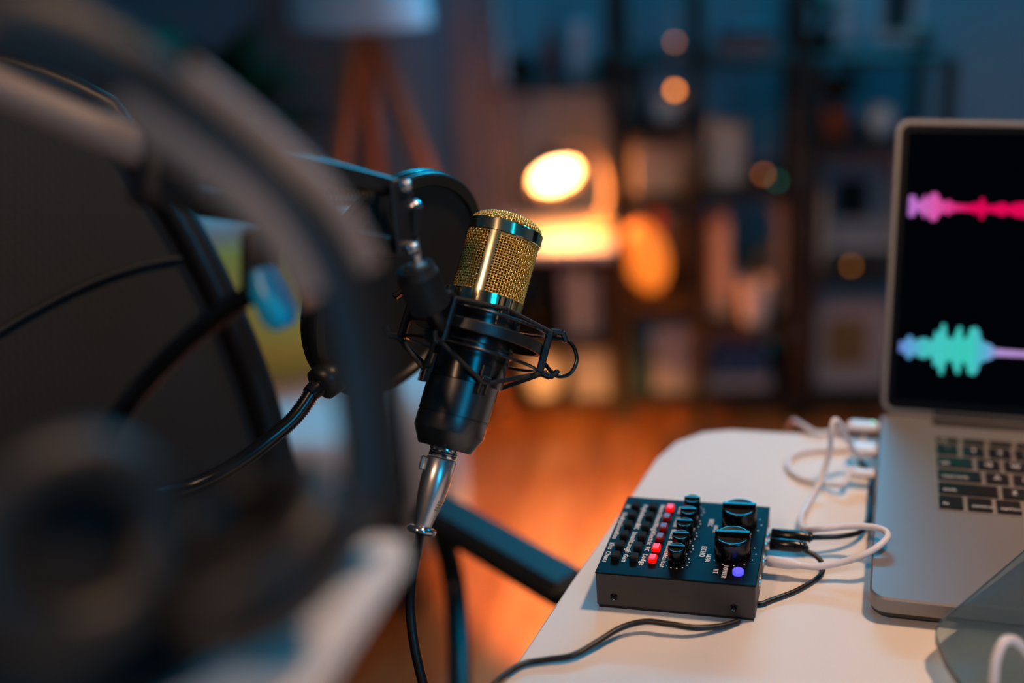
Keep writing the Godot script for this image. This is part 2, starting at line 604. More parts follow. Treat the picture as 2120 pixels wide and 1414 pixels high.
# ---------- furniture ----------
func furniture() -> void:
	desk()
	side_table()
	office_chair()
	armchair()
	floor_lamp()
	curtains()
	big_plant()
	floor_globe()
	under_desk_lamp()

func desk() -> void:
	var t := thing("desk", "white desk with a rounded corner and pale top", "desk")
	var line := PackedVector2Array()
	for p in [Vector2(-0.23, 0.05), Vector2(-0.107, -0.47), Vector2(-0.08, -0.563), Vector2(-0.052, -0.653), Vector2(-0.040, -0.695), Vector2(-0.030, -0.728), Vector2(-0.016, -0.754), Vector2(0.006, -0.771), Vector2(0.03, -0.775), Vector2(0.11, -0.763), Vector2(0.95, -0.60), Vector2(0.95, 0.05)]:
		line.append(p)
	var st := ms()
	slab(st, line, 0.718, 0.74, 0.002)
	put(st, "table_top", M.white_desk, t)
	for q in [Vector2(0.10, -0.60), Vector2(0.86, -0.52), Vector2(0.02, -0.02), Vector2(0.86, -0.02)]:
		st = ms()
		lathe(st, [Vector2(0.0, 0.0), Vector2(0.018, 0.0), Vector2(0.024, 0.719), Vector2(0.0, 0.719)], 16, at(q.x, 0, q.y))
		put(st, "leg", M.black_metal, t)

func side_table() -> void:
	var t := thing("pedestal_table", "thin pale pedestal table carrying the headphones", "table")
	var line := PackedVector2Array([Vector2(-0.15, 0.42), Vector2(-0.1038, -0.2294), Vector2(-0.0951, -0.2952), Vector2(-0.0969, -0.3004), Vector2(-0.1029, -0.3017), Vector2(-0.30, -0.285), Vector2(-0.335, -0.42), Vector2(-0.46, -0.42), Vector2(-0.56, -0.26), Vector2(-0.56, 0.42)])
	var st := ms()
	slab(st, line, 0.9304, 0.9389, 0.001)
	put(st, "table_top", M.white_desk, t)
	st = ms()
	lathe(st, [Vector2(0.0, 0.0), Vector2(0.17, 0.0), Vector2(0.17, 0.012), Vector2(0.03, 0.03), Vector2(0.022, 0.06), Vector2(0.022, 0.9088999999999999), Vector2(0.07, 0.9302999999999999), Vector2(0.0, 0.9302999999999999)], 24, at(-0.38, 0, 0.20))
	put(st, "pedestal", M.black_metal, t)

func office_chair() -> void:
	# faces the desk: forward is towards +x and the camera
	var fw := Vector3(0.76, 0, 0.65).normalized()
	var t := thing("office_chair", "black mesh back office chair pulled up beside the microphone", "chair")
	var lat := Vector3(fw.z, 0, -fw.x)           # towards the far side
	var mid := Vector3(-0.50, 0, -0.60)
	# the back: a curved panel, wider at the middle, leaning away at the top
	var f := func(u: float, v: float) -> Vector3:   # u -1..1 across, v 0..1 up
		var w := 0.218 * (1.0 - 0.8 * pow(v - 0.5, 2.0))
		var y := 0.50 + 0.56 * v - 0.05 * pow(absf(u), 3.0) * v
		var lean := -0.10 * v + 0.05 * u * u + 0.03 * sin(v * PI)
		return mid + lat * (u * w) + fw * lean + Vector3.UP * y
	var st := ms()
	for i in 20:
		for j in 20:
			var u0 := -1.0 + i * 0.1; var v0 := j * 0.05
			var a: Vector3 = f.call(u0, v0); var b: Vector3 = f.call(u0 + 0.1, v0)
			var c: Vector3 = f.call(u0 + 0.1, v0 + 0.05); var d: Vector3 = f.call(u0, v0 + 0.05)
			quad(st, a, b, c, d, fw, 1)
			quad(st, a - fw * 0.004, b - fw * 0.004, c - fw * 0.004, d - fw * 0.004, -fw, 2)
	put(st, "mesh_back", M.chair_mesh, t)
	st = ms()
	var rim := PackedVector3Array()
	for k in 20: rim.append(f.call(-1.0 + k * 0.1, 1.0))
	for k in 20: rim.append(f.call(1.0, 1.0 - k * 0.05))
	for k in 20: rim.append(f.call(1.0 - k * 0.1, 0.0))
	for k in 20: rim.append(f.call(-1.0, k * 0.05))
	tube(st, rim, 0.013, 8, true)
	put(st, "back_frame", M.black_plastic, t)
	st = ms()
	var lum := PackedVector3Array()
	for k in 21: lum.append(f.call(-1.0 + k * 0.1, 0.61 + 0.17 * (k * 0.1 - 1.0)) + fw * 0.002)
	tube(st, lum, 0.003, 6)
	put(st, "seam", M.black_rubber, t)
	st = ms()
	bar(st, mid - fw * 0.03 + Vector3.UP * 0.40, mid - fw * 0.05 + Vector3.UP * 0.85, 0.05, 0.02, lat, 0.004)
	put(st, "back_support", M.black_plastic, t)
	st = ms()
	var sc := mid + fw * 0.26
	blob(st, sc + Vector3.UP * 0.44, Vector3(0.24, 0.045, 0.24), Basis(fw, Vector3.UP, fw.cross(Vector3.UP)), 0.6)
	put(st, "seat", M.felt, t)
	for s in [1.0, -1.0]:
		var r: Vector3 = Vector3(-0.2590, 0.6113, -0.8786) if s > 0.0 else mid - lat * 0.27 + fw * 0.08 + Vector3.UP * 0.61
		var e: Vector3 = Vector3(-0.1025, 0.6023, -0.7483) if s > 0.0 else r + fw * 0.25
		st = ms()
		bar(st, r, e, 0.042, 0.026, lat, 0.008)
		put(st, "armrest", M.black_rubber, t)
		st = ms()
		var foot: Vector3 = sc + lat * s * 0.20 + Vector3.UP * 0.43 - fw * 0.02
		tube(st, curve([r + fw * 0.02 - Vector3.UP * 0.01, r + fw * 0.035 - Vector3.UP * 0.09, (r + fw * 0.06).lerp(foot, 0.6) - Vector3.UP * 0.02, foot], 6), 0.011, 8)
		put(st, "armrest_post", M.black_plastic, t)
	st = ms()
	rod(st, sc + Vector3.UP * 0.08, sc + Vector3.UP * 0.41, 0.026, 14)
	put(st, "gas_column", M.black_metal, t)
	for k in 5:
		var a := TAU * k / 5.0 + 0.4
		var dir := Vector3(cos(a), 0, sin(a))
		st = ms()
		bar(st, sc + Vector3.UP * 0.10, sc + dir * 0.29 + Vector3.UP * 0.075, 0.04, 0.03, dir.cross(Vector3.UP), 0.006)
		put(st, "base_leg", M.black_plastic, t)
		st = ms()
		lathe(st, [Vector2(0, -0.018), Vector2(0.028, -0.018), Vector2(0.03, -0.012), Vector2(0.03, 0.012), Vector2(0.028, 0.018), Vector2(0, 0.018)], 16, Transform3D(Basis(Vector3.UP, dir, Vector3.UP.cross(dir)).orthonormalized(), sc + dir * 0.28 + Vector3.UP * 0.0305))
		put(st, "castor", M.black_rubber, t)

func armchair() -> void:
	# white upholstered armchair in the sitting corner, far left
	var t := thing("armchair", "white upholstered armchair behind the black mesh chair", "armchair", at(-0.83, 0, -1.72, 0.25))
	var parts := [["seat_cushion", Vector3(0, 0.31, 0.04), Vector3(0.27, 0.08, 0.27)], ["backrest", Vector3(0, 0.43, -0.27), Vector3(0.30, 0.19, 0.08)]]
	for p in parts:
		var st := ms()
		blob(st, p[1], p[2], Basis.IDENTITY, 0.45)
		put(st, p[0], M.sofa, t)
	for s in [-1.0, 1.0]:
		var st := ms()
		blob(st, Vector3(s * 0.33, 0.27, 0.0), Vector3(0.065, 0.17, 0.31), Basis.IDENTITY, 0.45)
		put(st, "arm", M.sofa, t)
	var st := ms()
	box(st, Vector3(0, 0.165, 0), Vector3(0.62, 0.13, 0.56), Basis.IDENTITY, 0.02)
	put(st, "base", M.felt, t)
	for sx in [-1.0, 1.0]:
		for sz in [-1.0, 1.0]:
			st = ms()
			rod(st, Vector3(sx * 0.26, 0.12, sz * 0.22), Vector3(sx * 0.28, 0.0, sz * 0.24), 0.016)
			put(st, "leg", M.dark_wood, t)
	var c := thing("cushion", "mustard yellow cushion lying on the white armchair", "cushion", Transform3D(Basis(Vector3.UP, 0.25) * Basis(Vector3.RIGHT, 0.75), Vector3(-0.80, 0.505, -1.71)))
	st = ms()
	blob(st, Vector3.ZERO, Vector3(0.21, 0.05, 0.13), Basis.IDENTITY, 0.55)
	put(st, "cover", M.yellow, c)
	st = ms()
	var edge := PackedVector3Array()
	for k in 48:
		var a := TAU * k / 48.0
		edge.append(Vector3(signf(cos(a)) * pow(absf(cos(a)), 0.55) * 0.21, 0, signf(sin(a)) * pow(absf(sin(a)), 0.55) * 0.13))
	tube(st, edge, 0.005, 6, true)
	put(st, "piping", M.yellow, c)

func floor_lamp() -> void:
	var t := thing("floor_lamp", "tripod floor lamp with wooden legs and pale drum shade", "lamp", at(-0.72, 0, -2.36))
	var st := ms()
	lathe(st, [Vector2(0.15, 0.94), Vector2(0.135, 1.22), Vector2(0.13, 1.22), Vector2(0.145, 0.94), Vector2(0.15, 0.94)], 32)
	put(st, "lamp_shade", M.shade, t)
	st = ms()
	rod(st, Vector3(0, 0.90, 0), Vector3(0, 1.10, 0), 0.012)
	put(st, "stem", M.black_metal, t)
	for k in 3:
		var a := TAU * k / 3.0 + 0.15
		var d := Vector3(cos(a), 0, sin(a))
		st = ms()
		tube(st, PackedVector3Array([d * 0.02 + Vector3.UP * 0.93, d * 0.16 + Vector3.UP * 0.45, d * 0.27 + Vector3.UP * 0.0]), [0.022, 0.020, 0.014], 10)
		put(st, "leg", M.lamp_wood, t)

func curtains() -> void:
	var cs := [[-0.60, -0.45, "pale mauve curtain hanging beside the lit sideboard"]]
	for c in cs:
		var t := thing("curtain", c[2], "curtain", Transform3D.IDENTITY, "curtains on the back wall")
		var st := ms()
		var n := 40
		for i in n:
			var x0: float = lerpf(c[0], c[1], float(i) / n); var x1: float = lerpf(c[0], c[1], float(i + 1) / n)
			var z0 := -2.655 + 0.016 * sin(i * 0.95); var z1 := -2.655 + 0.016 * sin((i + 1) * 0.95)
			for s in [0.0, -0.005]:
				quad(st, Vector3(x0, 0.02, z0 + s), Vector3(x1, 0.02, z1 + s), Vector3(x1, 2.3, z1 + s), Vector3(x0, 2.3, z0 + s), Vector3.BACK if s == 0.0 else Vector3.FORWARD, 1)
		put(st, "cloth", M.curtain, t)
		for k in 5:
			st = ms()
			tube(st, circle(Vector3(lerpf(c[0], c[1], 0.1 + 0.2 * k), 2.318, -2.655), Vector3.UP, Vector3.BACK, 0.018, 14), 0.003, 6, true)
			put(st, "ring", M.black_metal, t)
	var r := thing("curtain_rod", "black curtain rod above the curtains on the back wall", "rod")
	var st := ms()
	rod(st, Vector3(-1.5, 2.318, -2.655), Vector3(-0.35, 2.318, -2.655), 0.010)
	put(st, "pole", M.black_metal, r)
	for x in [-1.45, -0.38]:
		st = ms()
		rod(st, Vector3(x, 2.318, -2.655), Vector3(x, 2.318, -2.6895), 0.007)
		put(st, "bracket", M.black_metal, r)

func leaf_mesh(l: float, w: float, droop: float) -> ArrayMesh:
	var st := ms()
	var n := 8
	for i in n:
		var t0 := float(i) / n; var t1 := float(i + 1) / n
		var w0 := w * sin(PI * pow(t0, 0.8)); var w1 := w * sin(PI * pow(t1, 0.8))
		var p0 := Vector3(0, -droop * t0 * t0, l * t0); var p1 := Vector3(0, -droop * t1 * t1, l * t1)
		for s in [-1.0, 1.0]:
			quad(st, p0, p0 + Vector3(s * w0, 0.12 * w0, 0), p1 + Vector3(s * w1, 0.12 * w1, 0), p1, Vector3.UP, 1)
	return mesh_of(st)

func plant(called: String, label: String, xf: Transform3D, pot_r: float, pot_h: float, pot: Material, leaf: Material, n: int, ll: float, lw: float, rise: float) -> void:
	var t := thing(called, label, "plant", xf)
	var st := ms()
	lathe(st, [Vector2(0, 0), Vector2(pot_r * 0.72, 0), Vector2(pot_r, pot_h), Vector2(pot_r * 0.88, pot_h), Vector2(pot_r * 0.8, pot_h * 0.85), Vector2(0, pot_h * 0.85)], 24)
	put(st, "pot", pot, t)
	var lm := leaf_mesh(ll, lw, ll * 0.45)
	for k in n:
		var a := k * 2.4 + rng.randf() * 0.5
		var e := rise * (0.35 + 0.65 * rng.randf())
		var b := Basis(Vector3.UP, a) * Basis(Vector3.RIGHT, -e)
		var h := pot_h * 0.86
		var o := put_mesh(lm, "leaf", leaf, t)
		var stem := ll * (0.12 + 0.6 * rng.randf())
		o.transform = Transform3D(b, Vector3(0, h, 0) + Vector3.UP * stem * 0.8 + b.z * 0.01)
		st = ms()
		tube(st, PackedVector3Array([Vector3(cos(a), 0, sin(a)) * 0.004 + Vector3.UP * h * 0.97, o.position]), 0.003, 5)
		put(st, "stem", leaf, t)

func big_plant() -> void:
	plant("leafy_plant", "tall dark leafy plant in a black pot by the left wall", at(-1.10, 0.0, -2.36), 0.14, 0.66, M.black_plastic, M.leaf, 60, 0.28, 0.075, 1.45)

func floor_globe() -> void:
	# low lamp with an opaque dome standing on the floor, hidden from view behind the desk
	var p := Vector3(0.03, 0.0, -1.80)
	var t := thing("mushroom_lamp", "low domed lamp on the floor behind the desk", "lamp", Transform3D(Basis.IDENTITY, p))
	var st := ms()
	lathe(st, [Vector2(0, 0), Vector2(0.05, 0), Vector2(0.05, 0.01), Vector2(0.012, 0.016), Vector2(0.012, 0.15), Vector2(0, 0.15)], 24)
	put(st, "stand", M.black_metal, t)
	st = ms()
	lathe(st, [Vector2(0.10, 0.118), Vector2(0.088, 0.16), Vector2(0.06, 0.185), Vector2(0, 0.20), Vector2(0, 0.196), Vector2(0.058, 0.18), Vector2(0.082, 0.158), Vector2(0.097, 0.118), Vector2(0.10, 0.118)], 32)
	put(st, "dome", M.black_metal, t)
	st = ms()
	lathe(st, [Vector2(0.014, 0.158), Vector2(0.07, 0.158), Vector2(0.07, 0.150), Vector2(0.014, 0.150)], 32)
	put(st, "diffuser", glow(Color(1.0, 0.66, 0.34), 3.0, Color.WHITE), t)
	var l := SpotLight3D.new()
	l.name = "mushroom_lamp_light"
	l.light_color = Color(1.0, 0.64, 0.30)
	l.light_energy = 1.3
	l.light_size = 0.05
	l.spot_angle = 80.0
	l.spot_range = 8.0
	l.spot_attenuation = 2.0
	l.shadow_enabled = true
	add_child(l)
	l.position = p + Vector3(0.03, 0.145, 0.0)
	l.rotation = Vector3(-PI / 2, 0, 0)

func under_desk_lamp() -> void:
	# small warm spot clipped under the desk top, shining back over the floor
	var p := Vector3(0.03, 0.6885, -0.70)
	var d := (Vector3(-0.20, 0.0, -1.80) - p).normalized()
	var t := thing("under_desk_lamp", "small warm spot lamp fixed under the desk top", "lamp", Transform3D(Basis.IDENTITY, p))
	var x := d.cross(Vector3.UP).normalized()
	var xf := Transform3D(Basis(x, d, x.cross(d)), Vector3.ZERO)
	var st := ms()
	lathe(st, [Vector2(0, -0.03), Vector2(0.014, -0.03), Vector2(0.018, -0.02), Vector2(0.020, 0.012), Vector2(0.018, 0.012), Vector2(0.016, -0.004), Vector2(0, -0.004)], 20, xf)
	put(st, "lamp_head", M.black_metal, t)
	st = ms()
	lathe(st, [Vector2(0, 0.0), Vector2(0.015, 0.0), Vector2(0.015, -0.003), Vector2(0, -0.003)], 20, xf)
	put(st, "diffuser", glow(Color(1.0, 0.66, 0.34), 3.0, Color.WHITE), t)
	st = ms()
	rod(st, xf * Vector3(0, -0.02, 0), Vector3(0, 0.0279, 0), 0.004)
	put(st, "bracket", M.black_metal, t)
	var l := SpotLight3D.new()
	l.name = "under_desk_light"
	l.light_color = Color(1.0, 0.64, 0.30)
	l.light_energy = 6.0
	l.light_size = 0.02
	l.spot_angle = 16.0
	l.spot_angle_attenuation = 0.5
	l.spot_range = 8.0
	l.spot_attenuation = 2.0
	l.shadow_enabled = true
	add_child(l)
	l.transform = Transform3D(Basis.looking_at(d, Vector3.UP), p + d * 0.015)

# ---------- shelves along the back wall ----------
func block(called: String, label: String, cat: String, c: Vector3, s: Vector3, m: Material, group := "", turn := 0.0, ch := 0.004) -> Node3D:
	var t := thing(called, label, cat, at(c.x, c.y, c.z, turn), group)
	var st := ms()
	box(st, Vector3(0, s.y / 2.0, 0), s, Basis.IDENTITY, ch)
	put(st, "body", m, t)
	return t

func book(label: String, c: Vector3, s: Vector3, m: Material, group: String, turn := 0.0) -> void:
	# upright book: cover in a U round a paper block
	var t := thing("book", label, "book", at(c.x, c.y, c.z, turn), group)
	var st := ms()
	box(st, Vector3(-s.x / 2 + 0.0015, s.y / 2, 0), Vector3(0.003, s.y, s.z))
	box(st, Vector3(s.x / 2 - 0.0015, s.y / 2, 0), Vector3(0.003, s.y, s.z))
	box(st, Vector3(0, s.y / 2, s.z / 2 - 0.0015), Vector3(s.x - 0.006, s.y, 0.003))
	put(st, "cover", m, t)
	st = ms()
	box(st, Vector3(0, s.y / 2, -0.003), Vector3(s.x - 0.006, s.y - 0.008, s.z - 0.008))
	put(st, "pages", M.paper, t)

func vase(called: String, label: String, cat: String, c: Vector3, prof: Array, m: Material) -> Node3D:
	var t := thing(called, label, cat, at(c.x, c.y, c.z))
	var st := ms()
	lathe(st, prof, 24)
	put(st, "body", m, t)
	return t

func picture(called: String, label: String, c: Vector3, w: float, h: float, border: float, mat_w: float, frame: Material, mount: Material, art: Material, lean := 0.0) -> void:
	var t := thing(called, label, "picture", Transform3D(Basis(Vector3.RIGHT, -lean), c))
	for k in 4:
		var st := ms()
		var vert := k < 2
		var sg := -1.0 if k % 2 == 0 else 1.0
		if vert: box(st, Vector3(sg * (w - border) / 2, h / 2, 0), Vector3(border, h, 0.02), Basis.IDENTITY, 0.002)
		else: box(st, Vector3(0, h / 2 + sg * (h - border) / 2, 0), Vector3(w - border * 2, border, 0.02), Basis.IDENTITY, 0.002)
		put(st, "frame_rail", frame, t)
	var st := ms()
	box(st, Vector3(0, h / 2, -0.004), Vector3(w - border * 2, h - border * 2, 0.006))
	put(st, "mount", mount, t)
	st = ms()
	box(st, Vector3(0, h / 2, 0.0), Vector3(w - border * 2 - mat_w * 2, h - border * 2 - mat_w * 2, 0.004))
	put(st, "print", art, t)

func rack(called: String, label: String, x0: float, x1: float, height: float, mids: Array, boards: Array) -> void:
	# boards: [x0, x1, y]
	var t := thing(called, label, "shelf")
	var xs := [x0, x1]
	xs.append_array(mids)
	for x in xs:
		for z in [-2.305, -2.605]:
			var st := ms()
			box(st, Vector3(x, height / 2, z), Vector3(0.030, height, 0.030), Basis.IDENTITY, 0.002)
			put(st, "post", M.black_metal, t)
	for b in boards:
		var st := ms()
		box(st, Vector3((b[0] + b[1]) / 2.0, b[2] - 0.009, -2.455), Vector3(b[1] - b[0], 0.018, 0.32), Basis.IDENTITY, 0.002)
		put(st, "shelf_board", M.black_metal, t)

func bulb(label: String, c: Vector3, r: float, col: Color, e: float) -> void:
	var t := thing("fairy_light", label, "light", Transform3D(Basis.IDENTITY, c), "small lights between the shelves")
	var st := ms()
	blob(st, Vector3(0, r, 0), Vector3(r, r, r), Basis.IDENTITY, 1.0, 14, 8)
	put(st, "globe", glow(col, e), t)
	st = ms()
	lathe(st, [Vector2(0, -0.012), Vector2(r * 0.9, -0.012), Vector2(r * 0.6, 0.001), Vector2(0, 0.001)], 12)
	put(st, "socket", M.black_plastic, t)

func back_shelves() -> void:
	sideboard()
	desk_lamp()
	glow_lamp()
	rack("tall_rack", "tall black metal rack between the sideboard and the low rack", -0.165, 0.240, 1.36, [0.015], [
		[-0.165, 0.240, 0.06], [-0.165, 0.015, 0.295], [-0.165, 0.015, 0.545], [-0.165, 0.015, 0.72], [0.015, 0.240, 0.235], [0.015, 0.240, 0.57], [-0.165, 0.240, 0.865], [-0.165, 0.240, 1.35]])
	rack("low_rack", "low black metal rack next to the wall behind the laptop", 0.276, 0.565, 0.868, [], [
		[0.276, 0.565, 0.06], [0.276, 0.565, 0.365], [0.276, 0.565, 0.675], [0.276, 0.565, 0.868]])
	# tall rack, left bay
	block("storage_box", "teal storage box on the upper left board of the tall rack", "box", Vector3(-0.128, 0.72, -2.44), Vector3(0.045, 0.10, 0.16), M.book_teal)
	block("tin", "pale blue tin beside the teal storage box", "tin", Vector3(-0.05, 0.72, -2.44), Vector3(0.07, 0.045, 0.10), M.shade)
	block("carton", "cream carton lit orange on the tall rack above the glowing lamp", "box", Vector3(-0.075, 0.545, -2.47), Vector3(0.125, 0.115, 0.14), M.cream)
	block("speaker", "small black speaker behind the glowing orange lamp", "speaker", Vector3(-0.028, 0.295, -2.49), Vector3(0.05, 0.17, 0.08), M.black_plastic)
	book("dark red book standing behind the glowing orange lamp", Vector3(-0.085, 0.295, -2.54), Vector3(0.03, 0.20, 0.12), M.book_red, "books behind the glowing lamp")
	book("dark blue book lying below the glowing lamp", Vector3(-0.13, 0.06, -2.42), Vector3(0.035, 0.20, 0.14), M.book_teal, "books on the bottom board")
	block("storage_box", "pale grey storage box on the bottom board of the tall rack", "box", Vector3(-0.05, 0.06, -2.42), Vector3(0.10, 0.17, 0.16), M.book_grey)
	# tall rack, right bay
	for k in 3:
		var hs := [0.022, 0.018, 0.015]
		var ys := [0.865, 0.887, 0.905]
		block("flat_book", ["thick grey book lowest in the flat pile on the tall rack", "red book in the middle of the flat pile on the tall rack", "thin dark book on top of the flat pile"][k], "book", Vector3(0.125, ys[k], -2.44), Vector3(0.13 - 0.01 * k, hs[k], 0.10), [M.book_grey, M.book_red, M.book_teal][k], "flat pile of books", 0.05 * k)
	for k in 4:
		book(["tallest cream book on the middle board of the tall rack", "tan book beside the tallest cream book", "short white book leaning in the row", "narrow white book at the end of the row"][k], Vector3(0.048 + 0.021 * k, 0.57, -2.45), Vector3(0.019, [0.15, 0.14, 0.13, 0.135][k], 0.11), [M.cream, M.paper, M.white_paint, M.cream][k], "pale books on the middle board")
	for k in 3:
		book(["ochre lit book on the board with the white pot", "cream book left of the white pot", "tan book touching the post left of the white pot"][k], Vector3(0.080 - 0.022 * k, 0.235, -2.47), Vector3(0.020, 0.25 - 0.02 * k, 0.13), [M.cream, M.cream, M.ochre][k], "books beside the white pot")
	book("pinkish white tall book right of the white pot", Vector3(0.212, 0.235, -2.49), Vector3(0.022, 0.27, 0.12), M.white_paint, "books beside the white pot")
	plant("potted_cactus", "green upright plant in a white pot on the tall rack", at(0.148, 0.235, -2.365), 0.042, 0.105, M.white_paint, M.leaf, 9, 0.075, 0.013, 1.6)
	for k in 5:
		book(["blue book first in the low row of the tall rack", "blue book second in the low row", "navy book in the middle of the low row", "blue book fourth in the low row", "blue book last in the low row"][k], Vector3(0.055 + 0.028 * k, 0.09, -2.42), Vector3(0.026, 0.125 - 0.006 * (k % 2), 0.12), M.book_blue, "blue books in the low row")
	block("magazine_pile", "white pile of magazines under the blue books", "magazines", Vector3(0.11, 0.06, -2.42), Vector3(0.16, 0.03, 0.15), M.book_grey)
	# low rack
	plant("potted_plant", "olive bushy plant in a terracotta pot on the low rack", at(0.335, 0.675, -2.43), 0.042, 0.062, M.terracotta, M.leaf_olive, 26, 0.085, 0.026, 1.2)
	vase("round_vase", "small round white vase beside the olive plant", "vase", Vector3(0.44, 0.675, -2.42), [Vector2(0, 0), Vector2(0.018, 0), Vector2(0.032, 0.02), Vector2(0.034, 0.035), Vector2(0.024, 0.058), Vector2(0.014, 0.066), Vector2(0.011, 0.064), Vector2(0.02, 0.05), Vector2(0, 0.02)], M.shade)
	picture("framed_print", "white framed print with a black square in the low rack", Vector3(0.40, 0.3662, -2.53), 0.24, 0.255, 0.012, 0.066, M.white_paint, M.book_grey, M.black_gloss, 0.08)
	book("tan book leaning beside the framed black square", Vector3(0.306, 0.365, -2.44), Vector3(0.022, 0.18, 0.10), M.cream, "books in the low rack")
	picture("framed_photo", "white framed ochre picture on the bottom of the low rack", Vector3(0.375, 0.0615, -2.36), 0.205, 0.225, 0.018, 0.034, M.book_grey, M.book_grey, M.ochre, 0.10)
	plant("spiky_plant", "dark spiky plant on top of the low rack", at(0.300, 0.868, -2.45), 0.035, 0.04, M.black_plastic, M.leaf, 16, 0.10, 0.012, 1.1)
	block("canvas", "pale canvas standing on the low rack against the wall", "canvas", Vector3(0.365, 0.868, -2.58), Vector3(0.075, 0.36, 0.02), M.shade)
	picture("wall_picture", "blue grey picture in a pale frame standing on the low rack", Vector3(0.50, 0.868, -2.60), 0.115, 0.30, 0.018, 0.004, M.shade, M.shade, M.book_teal, 0.02)
	plant("trailing_plant", "low fuzzy plant at the end of the low rack top", at(0.525, 0.868, -2.42), 0.028, 0.018, M.black_plastic, M.leaf, 22, 0.05, 0.008, 0.7)
	# small lights
	bulb("brightest small orange light on the tall rack", Vector3(-0.036, 0.777, -2.405), 0.0075, Color(1.0, 0.56, 0.22), 9.0)
	bulb("dim orange light above the brightest small light", Vector3(-0.036, 0.877, -2.50), 0.006, Color(1.0, 0.62, 0.45), 2.4)
	bulb("dim amber light on the pale books", Vector3(0.168, 0.582, -2.40), 0.006, Color(1.0, 0.55, 0.25), 2.5)
	bulb("faint teal light at the edge of the middle board", Vector3(0.195, 0.582, -2.33), 0.006, Color(0.3, 0.75, 0.65), 0.9)
	bulb("faint amber light under the framed black square", Vector3(0.372, 0.377, -2.33), 0.006, Color(1.0, 0.6, 0.2), 1.6)

func sideboard() -> void:
	var t := thing("sideboard", "open white sideboard under the desk lamp by the curtain", "sideboard")
	var st := ms()
	box(st, Vector3(-0.338, 0.43, -2.455), Vector3(0.312, 0.02, 0.33), Basis.IDENTITY, 0.003)
	put(st, "top_board", M.white_paint, t)
	for x in [-0.485, -0.192]:
		st = ms()
		box(st, Vector3(x, 0.21, -2.46), Vector3(0.016, 0.42, 0.32))
		put(st, "side_panel", M.dark_wood, t)
	for y in [0.05, 0.205]:
		st = ms()
		box(st, Vector3(-0.338, y - 0.008, -2.46), Vector3(0.276, 0.016, 0.31))
		put(st, "shelf_board", M.dark_wood, t)
	st = ms()
	box(st, Vector3(-0.338, 0.21, -2.616), Vector3(0.276, 0.42, 0.008))
	put(st, "back_panel", M.book_grey, t)
	vase("green_bottle", "dark green bottle in the open sideboard", "bottle", Vector3(-0.385, 0.205, -2.40), [Vector2(0, 0), Vector2(0.026, 0), Vector2(0.028, 0.01), Vector2(0.028, 0.10), Vector2(0.012, 0.135), Vector2(0.011, 0.175), Vector2(0, 0.175)], M.glass_green)
	vase("white_jar", "wide pale jar on the lower board of the sideboard", "jar", Vector3(-0.375, 0.05, -2.38), [Vector2(0, 0), Vector2(0.04, 0), Vector2(0.052, 0.05), Vector2(0.045, 0.105), Vector2(0.038, 0.105), Vector2(0.04, 0.05), Vector2(0, 0.02)], M.white_paint)
	for k in 3:
		book(["grey book upright in the sideboard beside the bottle", "pale pink book upright in the sideboard", "blue grey book upright in the sideboard by its side"][k], Vector3(-0.30 + 0.032 * k, 0.205, -2.42), Vector3(0.028, 0.17 - 0.01 * k, 0.13), [M.book_grey, M.paper, M.book_grey][k], "books in the sideboard")
	block("file_box", "grey file box on the lower board of the sideboard", "box", Vector3(-0.25, 0.05, -2.42), Vector3(0.09, 0.13, 0.18), M.book_grey)
	# wall shelf above with three things
	t = thing("wall_shelf", "short black wall shelf above the desk lamp", "shelf", at(-0.31, 0.80, -2.55))
	st = ms()
	box(st, Vector3(0, -0.01, 0), Vector3(0.25, 0.02, 0.27), Basis.IDENTITY, 0.002)
	put(st, "board", M.black_metal, t)
	for x in [-0.09, 0.09]:
		st = ms()
		bar(st, Vector3(x, -0.02, 0.08), Vector3(x, -0.10, -0.132), 0.012, 0.006, Vector3.RIGHT)
		put(st, "bracket", M.black_metal, t)
	block("camera_box", "dark box on the left of the black wall shelf", "box", Vector3(-0.395, 0.80, -2.50), Vector3(0.06, 0.06, 0.07), M.black_plastic)
	vase("brown_bottle", "red brown bottle on the black wall shelf", "bottle", Vector3(-0.325, 0.80, -2.50), [Vector2(0, 0), Vector2(0.022, 0), Vector2(0.023, 0.07), Vector2(0.010, 0.095), Vector2(0.010, 0.12), Vector2(0, 0.12)], M.book_red)
	vase("white_vase", "pale tall vase on the right of the black wall shelf", "vase", Vector3(-0.255, 0.80, -2.50), [Vector2(0, 0), Vector2(0.02, 0), Vector2(0.027, 0.05), Vector2(0.02, 0.11), Vector2(0.024, 0.13), Vector2(0.019, 0.13), Vector2(0.016, 0.11), Vector2(0, 0.05)], M.shade)
	vase("dark_cup", "small dark cup at the end of the black wall shelf", "cup", Vector3(-0.207, 0.80, -2.50), [Vector2(0, 0), Vector2(0.014, 0), Vector2(0.019, 0.05), Vector2(0.016, 0.05), Vector2(0.012, 0.006), Vector2(0, 0.006)], M.black_plastic)

